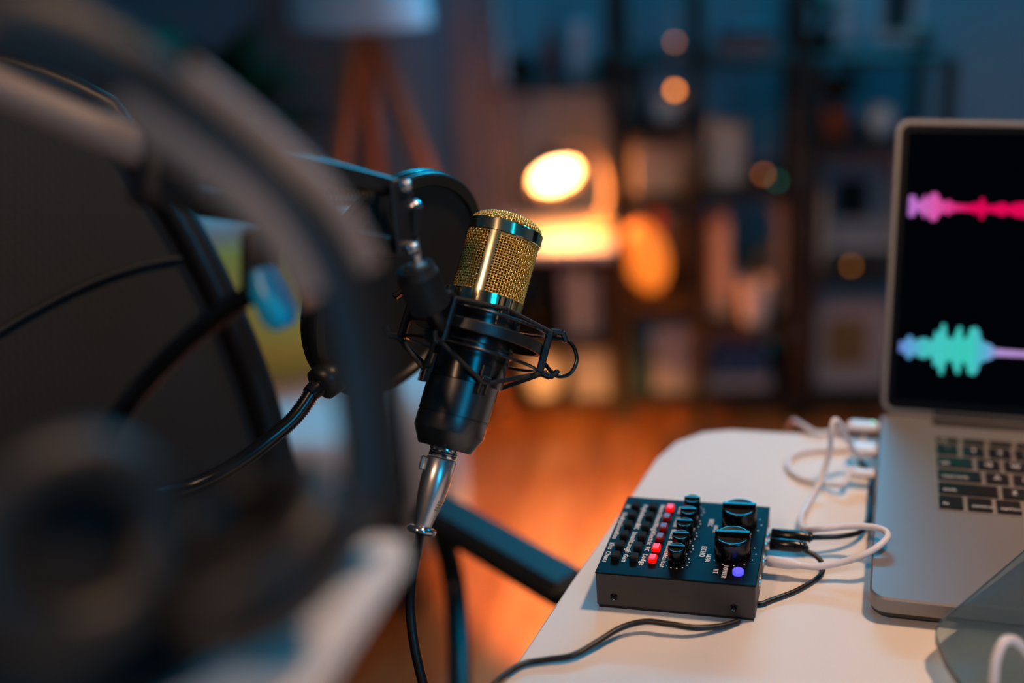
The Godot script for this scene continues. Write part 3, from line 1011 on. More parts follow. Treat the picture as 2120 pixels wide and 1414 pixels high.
func desk_lamp() -> void:
	var o := Vector3(-0.225, 0.44, -2.47)
	var t := thing("desk_lamp", "small desk lamp shining orange on the sideboard", "lamp", Transform3D(Basis.IDENTITY, o))
	var hc := Vector3(-0.318, 0.581, -2.42) - o
	var n := Vector3(0.36, -0.62, 0.70).normalized()
	var st := ms()
	lathe(st, [Vector2(0, 0), Vector2(0.055, 0), Vector2(0.055, 0.012), Vector2(0.012, 0.02), Vector2(0, 0.02)], 24)
	put(st, "base", M.cream, t)
	st = ms()
	tube(st, curve([Vector3(0, 0.018, 0), Vector3(0.02, 0.10, -0.01), Vector3(-0.01, 0.19, -0.02), hc - n * 0.07 + Vector3(0.03, 0.015, 0), hc - n * 0.065], 6), 0.007, 8)
	put(st, "arm", M.cream, t)
	var x := n.cross(Vector3.UP).normalized()
	var xf := Transform3D(Basis(x, n, x.cross(n)), hc)
	st = ms()
	lathe(st, [Vector2(0.0, -0.075), Vector2(0.02, -0.075), Vector2(0.03, -0.05), Vector2(0.068, 0.004), Vector2(0.064, 0.004), Vector2(0.026, -0.046), Vector2(0.0, -0.05)], 28, xf)
	put(st, "lamp_shade", M.dark_wood, t)
	st = ms()
	lathe(st, [Vector2(0.062, -0.004), Vector2(0.042, -0.012)], 28, xf)
	put(st, "reflector", glow(Color(1.0, 0.78, 0.45), 1.5, Color.WHITE), t)
	st = ms()
	lathe(st, [Vector2(0, -0.014), Vector2(0.043, -0.014), Vector2(0.043, -0.009), Vector2(0, -0.007)], 28, xf)
	put(st, "diffuser", glow(Color(1.0, 0.88, 0.70), 4.0, Color.WHITE), t)
	var l := SpotLight3D.new()
	l.name = "desk_lamp_light"
	l.light_color = Color(1.0, 0.60, 0.30)
	l.light_energy = 0.12
	l.light_size = 0.05
	l.spot_angle = 80.0
	l.spot_range = 8.0
	l.spot_attenuation = 2.0
	l.shadow_enabled = true
	add_child(l)
	l.position = o + hc + n * 0.01
	l.basis = Basis.looking_at(n, Vector3.UP)
	var b := OmniLight3D.new()
	b.name = "desk_lamp_bulb"
	b.light_color = Color(1.0, 0.60, 0.30)
	b.light_energy = 0.14
	b.light_size = 0.03
	b.omni_range = 8.0
	b.omni_attenuation = 2.0
	b.shadow_enabled = true
	add_child(b)
	b.position = o + hc + n * 0.035

func glow_lamp() -> void:
	var o := Vector3(-0.112, 0.295, -2.385)
	var t := thing("glow_lamp", "egg shaped orange glowing lamp on the tall rack", "lamp", Transform3D(Basis.IDENTITY, o))
	var st := ms()
	lathe(st, [Vector2(0, 0), Vector2(0.04, 0), Vector2(0.042, 0.012), Vector2(0, 0.016)], 24)
	put(st, "base", M.dark_wood, t)
	st = ms()
	blob(st, Vector3(0, 0.10, 0), Vector3(0.052, 0.088, 0.052), Basis(Vector3.BACK, 0.22))
	put(st, "shade", glow(Color(1.0, 0.50, 0.14), 1.0, Color(0.8, 0.5, 0.3)), t)
	var l := OmniLight3D.new()
	l.name = "glow_lamp_light"
	l.light_color = Color(1.0, 0.45, 0.12)
	l.light_energy = 0.06
	l.light_size = 0.05
	l.omni_range = 8.0
	l.omni_attenuation = 2.0
	l.shadow_enabled = true
	add_child(l)
	l.position = o + Vector3(0, 0.10, 0)

# ---------- laptop ----------
func laptop() -> void:
	var xf := Transform3D(Basis(Vector3.UP, -0.1968), Vector3(0.1017, 0.74, -0.5203))
	var t := thing("laptop", "open silver laptop showing pink and teal sound waves", "laptop", xf)
	# base: x 0..0.359, z 0 (front) .. -0.252 (hinge)
	var st := ms()
	slab(st, rounded(0.0, -0.252, 0.359, 0.0, 0.011, 8), 0.006, 0.017, 0.0012)
	put(st, "base", M.aluminium, t)
	st = ms()
	slab(st, rounded(0.0008, -0.2512, 0.3582, -0.0008, 0.0105, 8), 0.0045, 0.0062, 0.0)
	put(st, "bottom_plate", M.black_plastic, t)
	st = ms()
	for x in [0.03, 0.329]:
		for z in [-0.03, -0.222]:
			lathe(st, [Vector2(0, 0), Vector2(0.007, 0), Vector2(0.008, 0.0046), Vector2(0, 0.0046)], 14, at(x, 0, z))
	put(st, "feet", M.black_rubber, t)
	# keyboard well
	st = ms()
	slab(st, rounded(0.0405, -0.2195, 0.3185, -0.1065, 0.003, 4), 0.0165, 0.01725, 0.0)
	put(st, "keyboard_well", M.alu_edge, t)
	st = ms()
	box(st, Vector3(0.1795, 0.0171, -0.2415), Vector3(0.277, 0.0006, 0.010))
	put(st, "hinge_slot", M.black_plastic, t)
	keys(t)
	st = ms()
	slab(st, rounded(0.127, -0.095, 0.232, -0.018, 0.004, 4), 0.0165, 0.0172, 0.0)
	put(st, "trackpad", M.alu_edge, t)
	# lid
	var tilt := 0.3475
	var lid := Transform3D(Basis(Vector3.RIGHT, PI / 2.0 - tilt), Vector3(0, 0.0175, -0.2519))   # local x right, local -z up along the lid, local y out of the screen
	st = ms()
	slab(st, rounded(0.0, -0.2386, 0.359, 0.0, 0.011, 8), -0.0055, 0.0, 0.0012, lid)
	put(st, "lid", M.alu_edge, t)
	st = ms()
	slab(st, rounded(0.0042, -0.2345, 0.3548, -0.004, 0.0075, 8), -0.0002, 0.0004, 0.0, lid)
	put(st, "bezel", M.black_gloss, t)
	# display with the two waves
	var img := Image.create_empty(1600, 1000, false, Image.FORMAT_RGB8)
	img.fill(Color(0.006, 0.010, 0.020))
	# w0 wide on screen: x 0.010..0.349, from bottom 0.012..0.2285
	wave(img, 0.168, 0.014, [[0.0, 0.0085], [0.004, 0.0085], [0.0055, 0.0035], [0.009, 0.0045], [0.012, 0.010], [0.014, 0.006], [0.0165, 0.011], [0.019, 0.0115], [0.022, 0.0105], [0.024, 0.006], [0.028, 0.0045], [0.031, 0.0065], [0.034, 0.0035], [0.040, 0.0028], [0.048, 0.0030], [0.052, 0.0052], [0.054, 0.0030], [0.0555, 0.0085], [0.0580, 0.0085], [0.0595, 0.0030], [0.066, 0.0032], [0.073, 0.0058], [0.077, 0.0032], [0.083, 0.0058], [0.087, 0.0060], [0.095, 0.0075], [0.105, 0.004], [0.13, 0.003], [0.16, 0.006], [0.20, 0.003], [0.25, 0.008], [0.30, 0.003], [0.33, 0.002]], [Color(0.80, 0.50, 0.88), Color(0.92, 0.38, 0.72), Color(0.95, 0.03, 0.36), Color(1.0, 0.02, 0.30)], [0.0, 0.02, 0.05, 0.33])
	wave(img, 0.0538, 0.0124, [[0.0, 0.0045], [0.004, 0.0050], [0.006, 0.0095], [0.009, 0.0095], [0.011, 0.0050], [0.015, 0.0075], [0.020, 0.0085], [0.024, 0.006], [0.026, 0.0085], [0.0275, 0.0150], [0.030, 0.0125], [0.0325, 0.0205], [0.035, 0.0205], [0.0365, 0.0105], [0.041, 0.0085], [0.045, 0.0190], [0.0475, 0.0190], [0.049, 0.0095], [0.052, 0.0100], [0.0545, 0.0185], [0.059, 0.0195], [0.0615, 0.0165], [0.0635, 0.0090], [0.068, 0.0070], [0.072, 0.0055], [0.0735, 0.0030], [0.080, 0.0028], [0.10, 0.0024], [0.14, 0.006], [0.18, 0.003], [0.22, 0.008], [0.28, 0.003], [0.33, 0.002]], [Color(0.45, 0.58, 0.92), Color(0.30, 0.82, 0.82), Color(0.25, 0.85, 0.78), Color(0.40, 0.72, 0.90), Color(0.78, 0.62, 0.90)], [0.0, 0.02, 0.055, 0.068, 0.078])
	var tex := ImageTexture.create_from_image(img)
	var scr := mat(Color.BLACK, 0.12, 0.0, 0.25)
	scr.emission_enabled = true
	scr.emission = Color.WHITE
	scr.emission_operator = BaseMaterial3D.EMISSION_OP_MULTIPLY
	scr.emission_texture = tex
	scr.emission_energy_multiplier = 0.95
	st = ms()
	st.set_smooth_group(-1)
	var cs := [Vector3(0.010, 0.0006, -0.012), Vector3(0.349, 0.0006, -0.012), Vector3(0.349, 0.0006, -0.2285), Vector3(0.010, 0.0006, -0.2285)]
	var uv := [Vector2(0, 1), Vector2(1, 1), Vector2(1, 0), Vector2(0, 0)]
	for k in [0, 3, 2, 0, 2, 1]:
		st.set_uv(uv[k])
		st.add_vertex(lid * cs[k])
	var o := put(st, "display", scr, t)
	tag(o, "dark screen with a pink wave above a teal wave")
	st = ms()
	rod(st, lid * Vector3(0.042, -0.003, -0.001), lid * Vector3(0.317, -0.003, -0.001), 0.004, 10)
	put(st, "hinge", M.black_plastic, t)

func wave(img: Image, y: float, x0: float, env: Array, cols: Array, stops: Array) -> void:
	var sx := 1600.0 / 0.339; var sy := 1000.0 / 0.2165
	var cy := 1000.0 - (y - 0.012) * sy
	var pitch := 0.00105
	var k := 0
	var x := 0.0
	while x < 0.325:
		var i := 0
		while i < env.size() - 2 and env[i + 1][0] < x: i += 1
		var a: Array = env[i]; var b: Array = env[i + 1]
		var h: float = lerpf(a[1], b[1], clampf((x - a[0]) / (b[0] - a[0]), 0, 1))
		var j := 0
		while j < stops.size() - 2 and stops[j + 1] < x: j += 1
		var f := clampf((x - stops[j]) / (stops[j + 1] - stops[j]), 0.0, 1.0)
		var c: Color = (cols[j] as Color).lerp(cols[j + 1], f)
		var px := int((x0 + x - 0.010) * sx)
		var hh := int(h * sy)
		img.fill_rect(Rect2i(px, int(cy) - hh, 4, hh * 2), c)
		img.fill_rect(Rect2i(px + 4, int(cy) - hh, 1, hh * 2), c.darkened(0.35))
		x += pitch
		k += 1

func keys(t: Node3D) -> void:
	var ky := 0.0175
	var x0 := 0.0428
	var u := 0.01905
	var rows := []
	# each row: front edge distance, height, [widths]
	rows.append([0.1081, 0.0186, [1, 1, 1, 1.25, 5, 1.25, 1, 1, 1, 1], ["fn", "control", "option", "command", "", "command", "option", "", "", ""]])
	rows.append([0.1278, 0.0172, [2.28, 1, 1, 1, 1, 1, 1, 1, 1, 1, 1, 2.22], ["shift", "Z", "X", "C", "V", "B", "N", "M", ",", ".", "/", "shift"]])
	rows.append([0.1473, 0.0172, [1.75, 1, 1, 1, 1, 1, 1, 1, 1, 1, 1, 1, 1.75], ["caps lock", "A", "S", "D", "F", "G", "H", "J", "K", "L", ";", "'", "return"]])
	rows.append([0.1668, 0.0172, [1.5, 1, 1, 1, 1, 1, 1, 1, 1, 1, 1, 1, 1, 1], ["tab", "Q", "W", "E", "R", "T", "Y", "U", "I", "O", "P", "[", "]", ""]])
	rows.append([0.1863, 0.0172, [1, 1, 1, 1, 1, 1, 1, 1, 1, 1, 1, 1, 1, 1.5], ["`", "1", "2", "3", "4", "5", "6", "7", "8", "9", "0", "-", "=", "delete"]])
	rows.append([0.2058, 0.0095, [1.036, 1.036, 1.036, 1.036, 1.036, 1.036, 1.036, 1.036, 1.036, 1.036, 1.036, 1.036, 1.036, 1.036], ["esc", "", "", "", "", "", "", "", "", "", "", "", "", ""]])
	for r in rows:
		var x := x0
		var depth: float = r[1] - 0.0024
		for k in r[2].size():
			var w: float = r[2][k] * u
			var st := ms()
			box(st, Vector3(0, 0.0005, 0), Vector3(w - 0.0032, 0.0016, depth), Basis.IDENTITY, 0.0005)
			var o := put(st, "key", M.key, t)
			o.position = Vector3(x + (w - 0.0026) / 2.0, ky, -(r[0] + depth / 2.0))
			var s: String = r[3][k]
			if s != "" and k < 5:
				var big := s.length() == 1
				word("legend", s, 0.0075 if big else 0.0042, M.legend, o, Transform3D(Basis(Vector3.RIGHT, -PI / 2), Vector3(0.0 if big else -w * 0.5 + 0.0016 + s.length() * 0.0011 + 0.002, 0.00135, 0.0 if big else depth * 0.22)))
			x += w

# ---------- sound card ----------
func mixer() -> void:
	var xf := Transform3D(Basis(Vector3.UP, -0.1652), Vector3(-0.0604, 0.74, -0.5364))
	var t := thing("sound_card", "black live sound card with knobs and lit red buttons", "sound card", xf)
	var w := 0.0965; var d := 0.0894; var h := 0.0252
	var st := ms()
	box(st, Vector3(w / 2, h / 2 + 0.0005, -d / 2), Vector3(w, h - 0.003, d), Basis.IDENTITY, 0.0006)
	put(st, "case", M.card_case, t)
	st = ms()
	box(st, Vector3(w / 2, h - 0.0006, -d / 2), Vector3(w + 0.0006, 0.0012, d + 0.0006), Basis.IDENTITY, 0.0004)
	put(st, "top_panel", M.panel, t)
	st = ms()
	box(st, Vector3(w / 2, 0.0010, -d / 2), Vector3(w - 0.002, 0.0020, d - 0.002))
	put(st, "bottom_plate", M.black_plastic, t)
	for x in [0.0108, 0.0838]:
		var c := Vector3(x, 0.0085, 0.0)
		var out := Transform3D(Basis(Vector3.RIGHT, PI / 2), c)
		st = ms()
		lathe(st, [Vector2(0.0, 0.0001), Vector2(0.0012, 0.0001), Vector2(0.0019, 0.0007), Vector2(0.0025, 0.0003), Vector2(0.0026, -0.0005), Vector2(0, -0.0005)], 18, out)
		var s := put(st, "screw", M.black_gloss, t)
		st = ms()
		box(st, c + Vector3(0, 0, 0.0004), Vector3(0.0024, 0.0005, 0.0006), Basis(Vector3.BACK, 0.6))
		box(st, c + Vector3(0, 0, 0.0004), Vector3(0.0005, 0.0024, 0.0006), Basis(Vector3.BACK, 0.6))
		put(st, "cross_slot", M.felt, s)
	# words run towards the viewer, their tops point right
	var wb := Basis(Vector3.BACK, Vector3.RIGHT, Vector3.UP)
	var txt := [["Cheer", "Kiss", "Boo", "Applause", "Slap", "Hi"], ["Gun", "Laugh", "Insult", "MC", "Awkward", "Pop"], ["Dodge", "PC", "Electric", "Magic", "Shout", "Mute"]]
	for col in 3:
		for r in 6:
			var x := 0.0086 + 0.01155 * col
			var z := -0.0165 - 0.01195 * r
			var lit := col == 2
			st = ms()
			box(st, Vector3.ZERO, Vector3(0.0050, 0.0036, 0.0064), Basis.IDENTITY, 0.0007)
			var m: Material = M.felt
			if lit: m = M.led_red if r in [0, 1, 5] else M.led_red_dim
			var o := put(st, "button", m, t)
			o.position = Vector3(x, h + 0.0015, z)
			if lit: tag(o, "glowing red button" if r in [0, 1, 5] else "dim red button")
			word("print", txt[col][r], 0.0042, M.print_white, t, Transform3D(wb, Vector3(x - 0.0058, h + 0.0002, z)))
	var kt := ["Monitor", "Record", "Music", "Treble", "Bass"]
	for k in 5:
		var z := -0.0180 - 0.0146 * k
		knob(t, Vector3(0.0465, h, z), 0.0054, 0.0100)
		word("print", kt[k], 0.0040, M.print_white, t, Transform3D(wb, Vector3(0.0385, h + 0.0002, z)))
	for k in 2:
		var z := -0.0325 - 0.0335 * k
		knob(t, Vector3(0.0790, h, z), 0.0112, 0.0125)
		word("print", ["ECHO", "MIC"][k], 0.0046, M.print_white, t, Transform3D(wb, Vector3(0.0607, h + 0.0002, z + 0.002)))
		word("print", ["MAX", "MAX"][k], 0.0040, M.print_white, t, Transform3D(wb, Vector3(0.0648, h + 0.0002, z + 0.0085)))
	word("print", "POWER", 0.0038, M.print_white, t, Transform3D(wb, Vector3(0.0768, h + 0.0002, -0.0112)))
	word("print", "BT", 0.0040, M.print_white, t, Transform3D(wb, Vector3(0.0713, h + 0.0002, -0.0110)))
	st = ms()
	lathe(st, [Vector2(0, 0.0026), Vector2(0.0028, 0.0026), Vector2(0.0034, 0.0020), Vector2(0.0034, -0.0005), Vector2(0, -0.0005)], 20, at(0.0848, h, -0.0110))
	tag(put(st, "power_button", M.led_blue, t), "round glowing violet power button")
	# red and blue lamps of the buttons light the panel round them
	lamp_in(xf * Vector3(0.0317, h + 0.006, -0.0215), Color(1.0, 0.05, 0.04), 0.00002)
	lamp_in(xf * Vector3(0.0848, h + 0.006, -0.0110), Color(0.3, 0.3, 1.0), 0.00003)
	# sockets on the right side
	for q in [Vector3(w, 0.0135, -0.0745), Vector3(w, 0.0135, -0.0640), Vector3(w, 0.0110, -0.0480), Vector3(w, 0.0110, -0.0250)]:
		st = ms()
		lathe(st, [Vector2(0.0018, -0.001), Vector2(0.0018, 0.0008), Vector2(0.0042, 0.0008), Vector2(0.0046, -0.0002)], 18, Transform3D(Basis(Vector3.BACK, -PI / 2), q))
		put(st, "socket", M.nickel, t)

func lamp_in(p: Vector3, c: Color, e: float) -> void:
	var l := OmniLight3D.new()
	l.name = "button_light"
	l.light_color = c
	l.light_energy = e
	l.light_size = 0.003
	l.omni_range = 4.0
	l.omni_attenuation = 2.0
	l.shadow_enabled = true
	add_child(l, true)
	l.position = p

func knob(t: Node3D, c: Vector3, r: float, h: float) -> void:
	var st := ms()
	lathe(st, [Vector2(r * 0.86, h), Vector2(r * 0.92, h), Vector2(r * 0.97, h - r * 0.06), Vector2(r, h - r * 0.14), Vector2(r * 1.02, 0.0006), Vector2(r * 0.98, 0.0), Vector2(0, 0.0)], 40, Transform3D(Basis.IDENTITY, c))
	var o := put(st, "knob", M.black_gloss, t)
	st = ms()
	lathe(st, [Vector2(0, h - r * 0.10), Vector2(r * 0.70, h - r * 0.08), Vector2(r * 0.87, h)], 32, Transform3D(Basis.IDENTITY, c))
	put(st, "knob_face", M.knob_top, o)
	st = ms()
	box(st, c + Vector3(0, h + r * 0.06, -r * 0.02), Vector3(r * 1.92, r * 0.34, r * 0.30), Basis(Vector3.UP, 0.06), r * 0.05)
	put(st, "grip_ridge", M.ridge, o)
	var dots := 11
	for k in dots:
		var a := -PI * 1.25 + PI * 1.5 * k / (dots - 1) + PI / 2
		st = ms()
		var p := c + Vector3(cos(a + PI / 2 * 0.0), 0, sin(a)) * (r * 1.28 if r > 0.008 else r * 1.42)
		lathe(st, [Vector2(0, 0.00016), Vector2(0.0005, 0.00016), Vector2(0.0005, 0)], 8, at(p.x, p.y, p.z))
		put(st, "scale_dot", M.print_white, o)

# ---------- microphone in its shock mount ----------
func mic_frame() -> Transform3D:
	# origin at the upper gold band, local y along the microphone, local z towards the desk user
	return Transform3D(Basis(Vector3(0.9424, -0.3238, -0.0838), Vector3(0.2427, 0.8342, -0.4952), Vector3(0.2302, 0.4463, 0.8647)), Vector3(-0.1161, 0.9513, -0.6249))

func pol(a: float, r: float, y: float) -> Vector3:
	# a = 0 right, 90 degrees towards the desk user
	return Vector3(cos(a) * r, y, sin(a) * r)

func microphone() -> void:
	var f := mic_frame()
	var t := thing("microphone", "studio microphone with gold mesh head and black body", "microphone", f)
	var R := 0.0226
	var st := ms()
	lathe(st, [Vector2(R - 0.001, -0.0038), Vector2(R + 0.0002, -0.0038), Vector2(R + 0.0006, -0.0034), Vector2(R + 0.0006, 0.0034), Vector2(R + 0.0002, 0.0038), Vector2(R - 0.001, 0.0038)], 64)
	put(st, "upper_band", M.gold_smooth, t)
	# woven grille: upright wires and hoops pass over and under each other
	st = ms()
	var nv := 76; var nh := 22
	var top := -0.0036; var bot := -0.0415
	var amp := 0.00046; var wr := 0.00045
	var gr := R - 0.0010
	var half := nv / 2
	for k in nv:
		var a := TAU * k / nv
		var pts := PackedVector3Array()
		for i in nh * 2 + 1:
			var y := lerpf(top, bot, float(i) / (nh * 2))
			var o := amp * sin(PI * i / 2.0 + PI / 2.0 * (0 if i % 2 == 0 else 0)) * (1.0 if k % 2 == 0 else -1.0)
			pts.append(pol(a, gr + o, y))
		tube(st, pts, wr, 4)
	for j in nh:
		var y := lerpf(top, bot, (j + 0.5) / nh)
		var pts := PackedVector3Array()
		for i in nv * 2:
			var a := TAU * i / (nv * 2)
			var o := 0.0
			if i % 2 == 0: o = amp * (-1.0 if (int(i / 2) + j) % 2 == 0 else 1.0)
			pts.append(pol(a, gr + o, y))
		tube(st, pts, wr, 4, true)
	put(st, "grille", M.gold, t)
	# capsule on its post inside the open grille
	st = ms()
	rod(st, Vector3(0, -0.047, 0), Vector3(0, -0.030, 0), 0.0050, 16)
	lathe(st, [Vector2(0, -0.0045), Vector2(0.0125, -0.0045), Vector2(0.0135, -0.0035), Vector2(0.0135, 0.0035), Vector2(0.0125, 0.0045), Vector2(0, 0.0045)], 32, Transform3D(Basis(Vector3.RIGHT, PI / 2), Vector3(0, -0.0185, 0)))
	put(st, "capsule", M.black_plastic, t)
	# domed top of woven wire
	st = ms()
	var cap := func(x: float, z: float, o: float) -> Vector3:
		var q := minf(sqrt(x * x + z * z) / (R - 0.0004), 1.0)
		return Vector3(x, 0.0032 + 0.0085 * pow(1.0 - pow(q, 2.6), 0.62) + o, z)
	var p := 0.00150
	var nn := int(R / p)
	for dir in 2:
		for k in range(-nn, nn + 1):
			var c := k * p
			var lim := sqrt(maxf((R - 0.0005) * (R - 0.0005) - c * c, 0.0))
			var m := int(lim / p * 2.0)
			if m < 3: continue
			var pts := PackedVector3Array()
			for i in range(-m, m + 1):
				var s := float(i) / m * lim
				var par := int(round(s / p))
				var o := 0.00055 * (1.0 if (par + k + dir) % 2 == 0 else -1.0)
				pts.append(cap.call(s, c, o) if dir == 0 else cap.call(c, s, o))
			tube(st, pts, 0.00050, 5)
	put(st, "dome_mesh", M.gold, t)
	for a in [PI * 0.5 + 0.27, -PI * 0.5 + 0.27]:
		st = ms()
		for k in 4:
			var a0: float = a - 0.135 + 0.0675 * k; var a1 := a0 + 0.0675
			quad(st, pol(a0, R + 0.0003, -0.0412), pol(a1, R + 0.0003, -0.0412), pol(a1, R + 0.0003, -0.0036), pol(a0, R + 0.0003, -0.0036), pol((a0 + a1) / 2, 1, 0), 1)
		for s in [-0.135, 0.135]:
			quad(st, pol(a + s, R + 0.0003, -0.0412), pol(a + s, R - 0.002, -0.0412), pol(a + s, R - 0.002, -0.0036), pol(a + s, R + 0.0003, -0.0036), pol(a + s * 8, 1, 0), -1)
		put(st, "side_strap", M.gold_smooth, t)
	st = ms()
	lathe(st, [Vector2(R - 0.002, -0.0492), Vector2(R - 0.0002, -0.0492), Vector2(R + 0.0002, -0.0412), Vector2(R - 0.001, -0.0412)], 64)
	put(st, "lower_band", M.gold_smooth, t)
	var B := 0.0212
	st = ms()
	lathe(st, [Vector2(0, -0.1358), Vector2(0.0157, -0.1358), Vector2(0.0161, -0.1354), Vector2(B - 0.0003, -0.1262), Vector2(B, -0.1254), Vector2(B, -0.1168), Vector2(B - 0.0005, -0.1165), Vector2(B - 0.0005, -0.1160), Vector2(B, -0.1157), Vector2(B, -0.0560), Vector2(B + 0.0008, -0.0500), Vector2(B + 0.0008, -0.0490), Vector2(0, -0.0490)], 64)
	put(st, "body", M.mic_body, t)
	shock_mount(f)

func shock_mount(f: Transform3D) -> void:
	var t := thing("shock_mount", "black spider shock mount holding the gold microphone", "shock mount", f)
	var st := ms()
	# sleeve that clamps the body, open at the top and bottom
	lathe(st, [Vector2(0.0216, -0.0950), Vector2(0.0236, -0.0950), Vector2(0.0236, -0.0760), Vector2(0.0248, -0.0750), Vector2(0.0248, -0.0725), Vector2(0.0240, -0.0715), Vector2(0.0240, -0.0500), Vector2(0.0242, -0.0480), Vector2(0.0232, -0.0480), Vector2(0.0226, -0.0500), Vector2(0.0216, -0.0570)], 56)
	put(st, "sleeve", M.black_gloss, t)
	var ha := [deg_to_rad(64.0), deg_to_rad(150.0), deg_to_rad(232.0), deg_to_rad(316.0)]
	var ba := [deg_to_rad(2.0), deg_to_rad(118.0), deg_to_rad(184.0), deg_to_rad(272.0)]
	for e in 2:
		for a in ha:
			var y := -0.0475 if e == 0 else -0.0955
			var up := 1.0 if e == 0 else -1.0
			var b := Basis(Vector3(-sin(a), 0, cos(a)), Vector3.UP, Vector3(-cos(a), 0, -sin(a)))
			st = ms()
			box(st, pol(a, 0.0248, y - up * 0.006), Vector3(0.0065, 0.012, 0.0030), b, 0.0006)
			for s in [-1.0, 1.0]:
				box(st, pol(a, 0.0262, y + up * 0.0015) + b.x * s * 0.0024, Vector3(0.0016, 0.0085, 0.0042), b, 0.0004)
			box(st, pol(a, 0.0270, y - up * 0.0040), Vector3(0.0060, 0.0026, 0.0040), b, 0.0005)
			put(st, "hook", M.black_plastic, t)
	# flat outer ring and the wire frame above and below it
	var RR := 0.0400
	st = ms()
	lathe(st, [Vector2(RR - 0.0022, -0.0680), Vector2(RR, -0.0680), Vector2(RR + 0.0003, -0.0676), Vector2(RR + 0.0003, -0.0618), Vector2(RR, -0.0614), Vector2(RR - 0.0022, -0.0614), Vector2(RR - 0.0022, -0.0680)], 72)
	put(st, "outer_ring", M.black_plastic, t)
	for y in [-0.0548, -0.0772]:
		st = ms()
		tube(st, circle(Vector3(0, y, 0), Vector3.RIGHT, Vector3.BACK, 0.0402, 72), 0.0010, 8, true)
		put(st, "wire_ring", M.black_gloss, t)
	st = ms()
	tube(st, curve([pol(0.05, 0.0405, -0.0552), pol(0.05, 0.0470, -0.0556), pol(0.05, 0.0535, -0.0545), pol(0.05, 0.0595, -0.0585), pol(0.05, 0.0628, -0.0660), pol(0.05, 0.0608, -0.0740), pol(0.05, 0.0545, -0.0775), pol(0.05, 0.0490, -0.0755), pol(0.05, 0.0445, -0.0720)], 6), 0.0012, 8)
	put(st, "wire_loop", M.black_gloss, t)
	for a in ba:
		var b := Basis(Vector3(-sin(a), 0, cos(a)), Vector3.UP, Vector3(-cos(a), 0, -sin(a)))
		st = ms()
		box(st, pol(a, 0.0425, -0.0650), Vector3(0.0090, 0.0270, 0.0045), b, 0.0008)
		put(st, "bracket", M.black_plastic, t)
		for s in [1.0, -1.0]:
			st = ms()
			var y: float = -0.0650 + s * 0.0130
			bar(st, pol(a, 0.0420, y), pol(a, 0.0500, y + s * 0.0010), 0.0075, 0.0038, b.x, 0.0008)
			bar(st, pol(a, 0.0495, y + s * 0.0016), pol(a, 0.0535, y - s * 0.0040), 0.0075, 0.0034, b.x, 0.0008)
			put(st, "hook", M.black_plastic, t)
	# elastic cord zigzags between sleeve hooks and ring brackets
	for e in 2:
		var yb := -0.0530 if e == 0 else -0.0770
		var yh := -0.0485 if e == 0 else -0.0945
		for k in 4:
			var bk: Vector3 = pol(ba[k], 0.0465, yb)
			for h in [ha[k], ha[(k + 3) % 4]]:
				var hk: Vector3 = pol(h, 0.0272, yh)
				st = ms()
				for off in [0.0]:
					rod(st, bk + Vector3(0, off, 0), hk + Vector3(0, off, 0), 0.00145, 8)
				put(st, "elastic_cord", M.elastic, t)

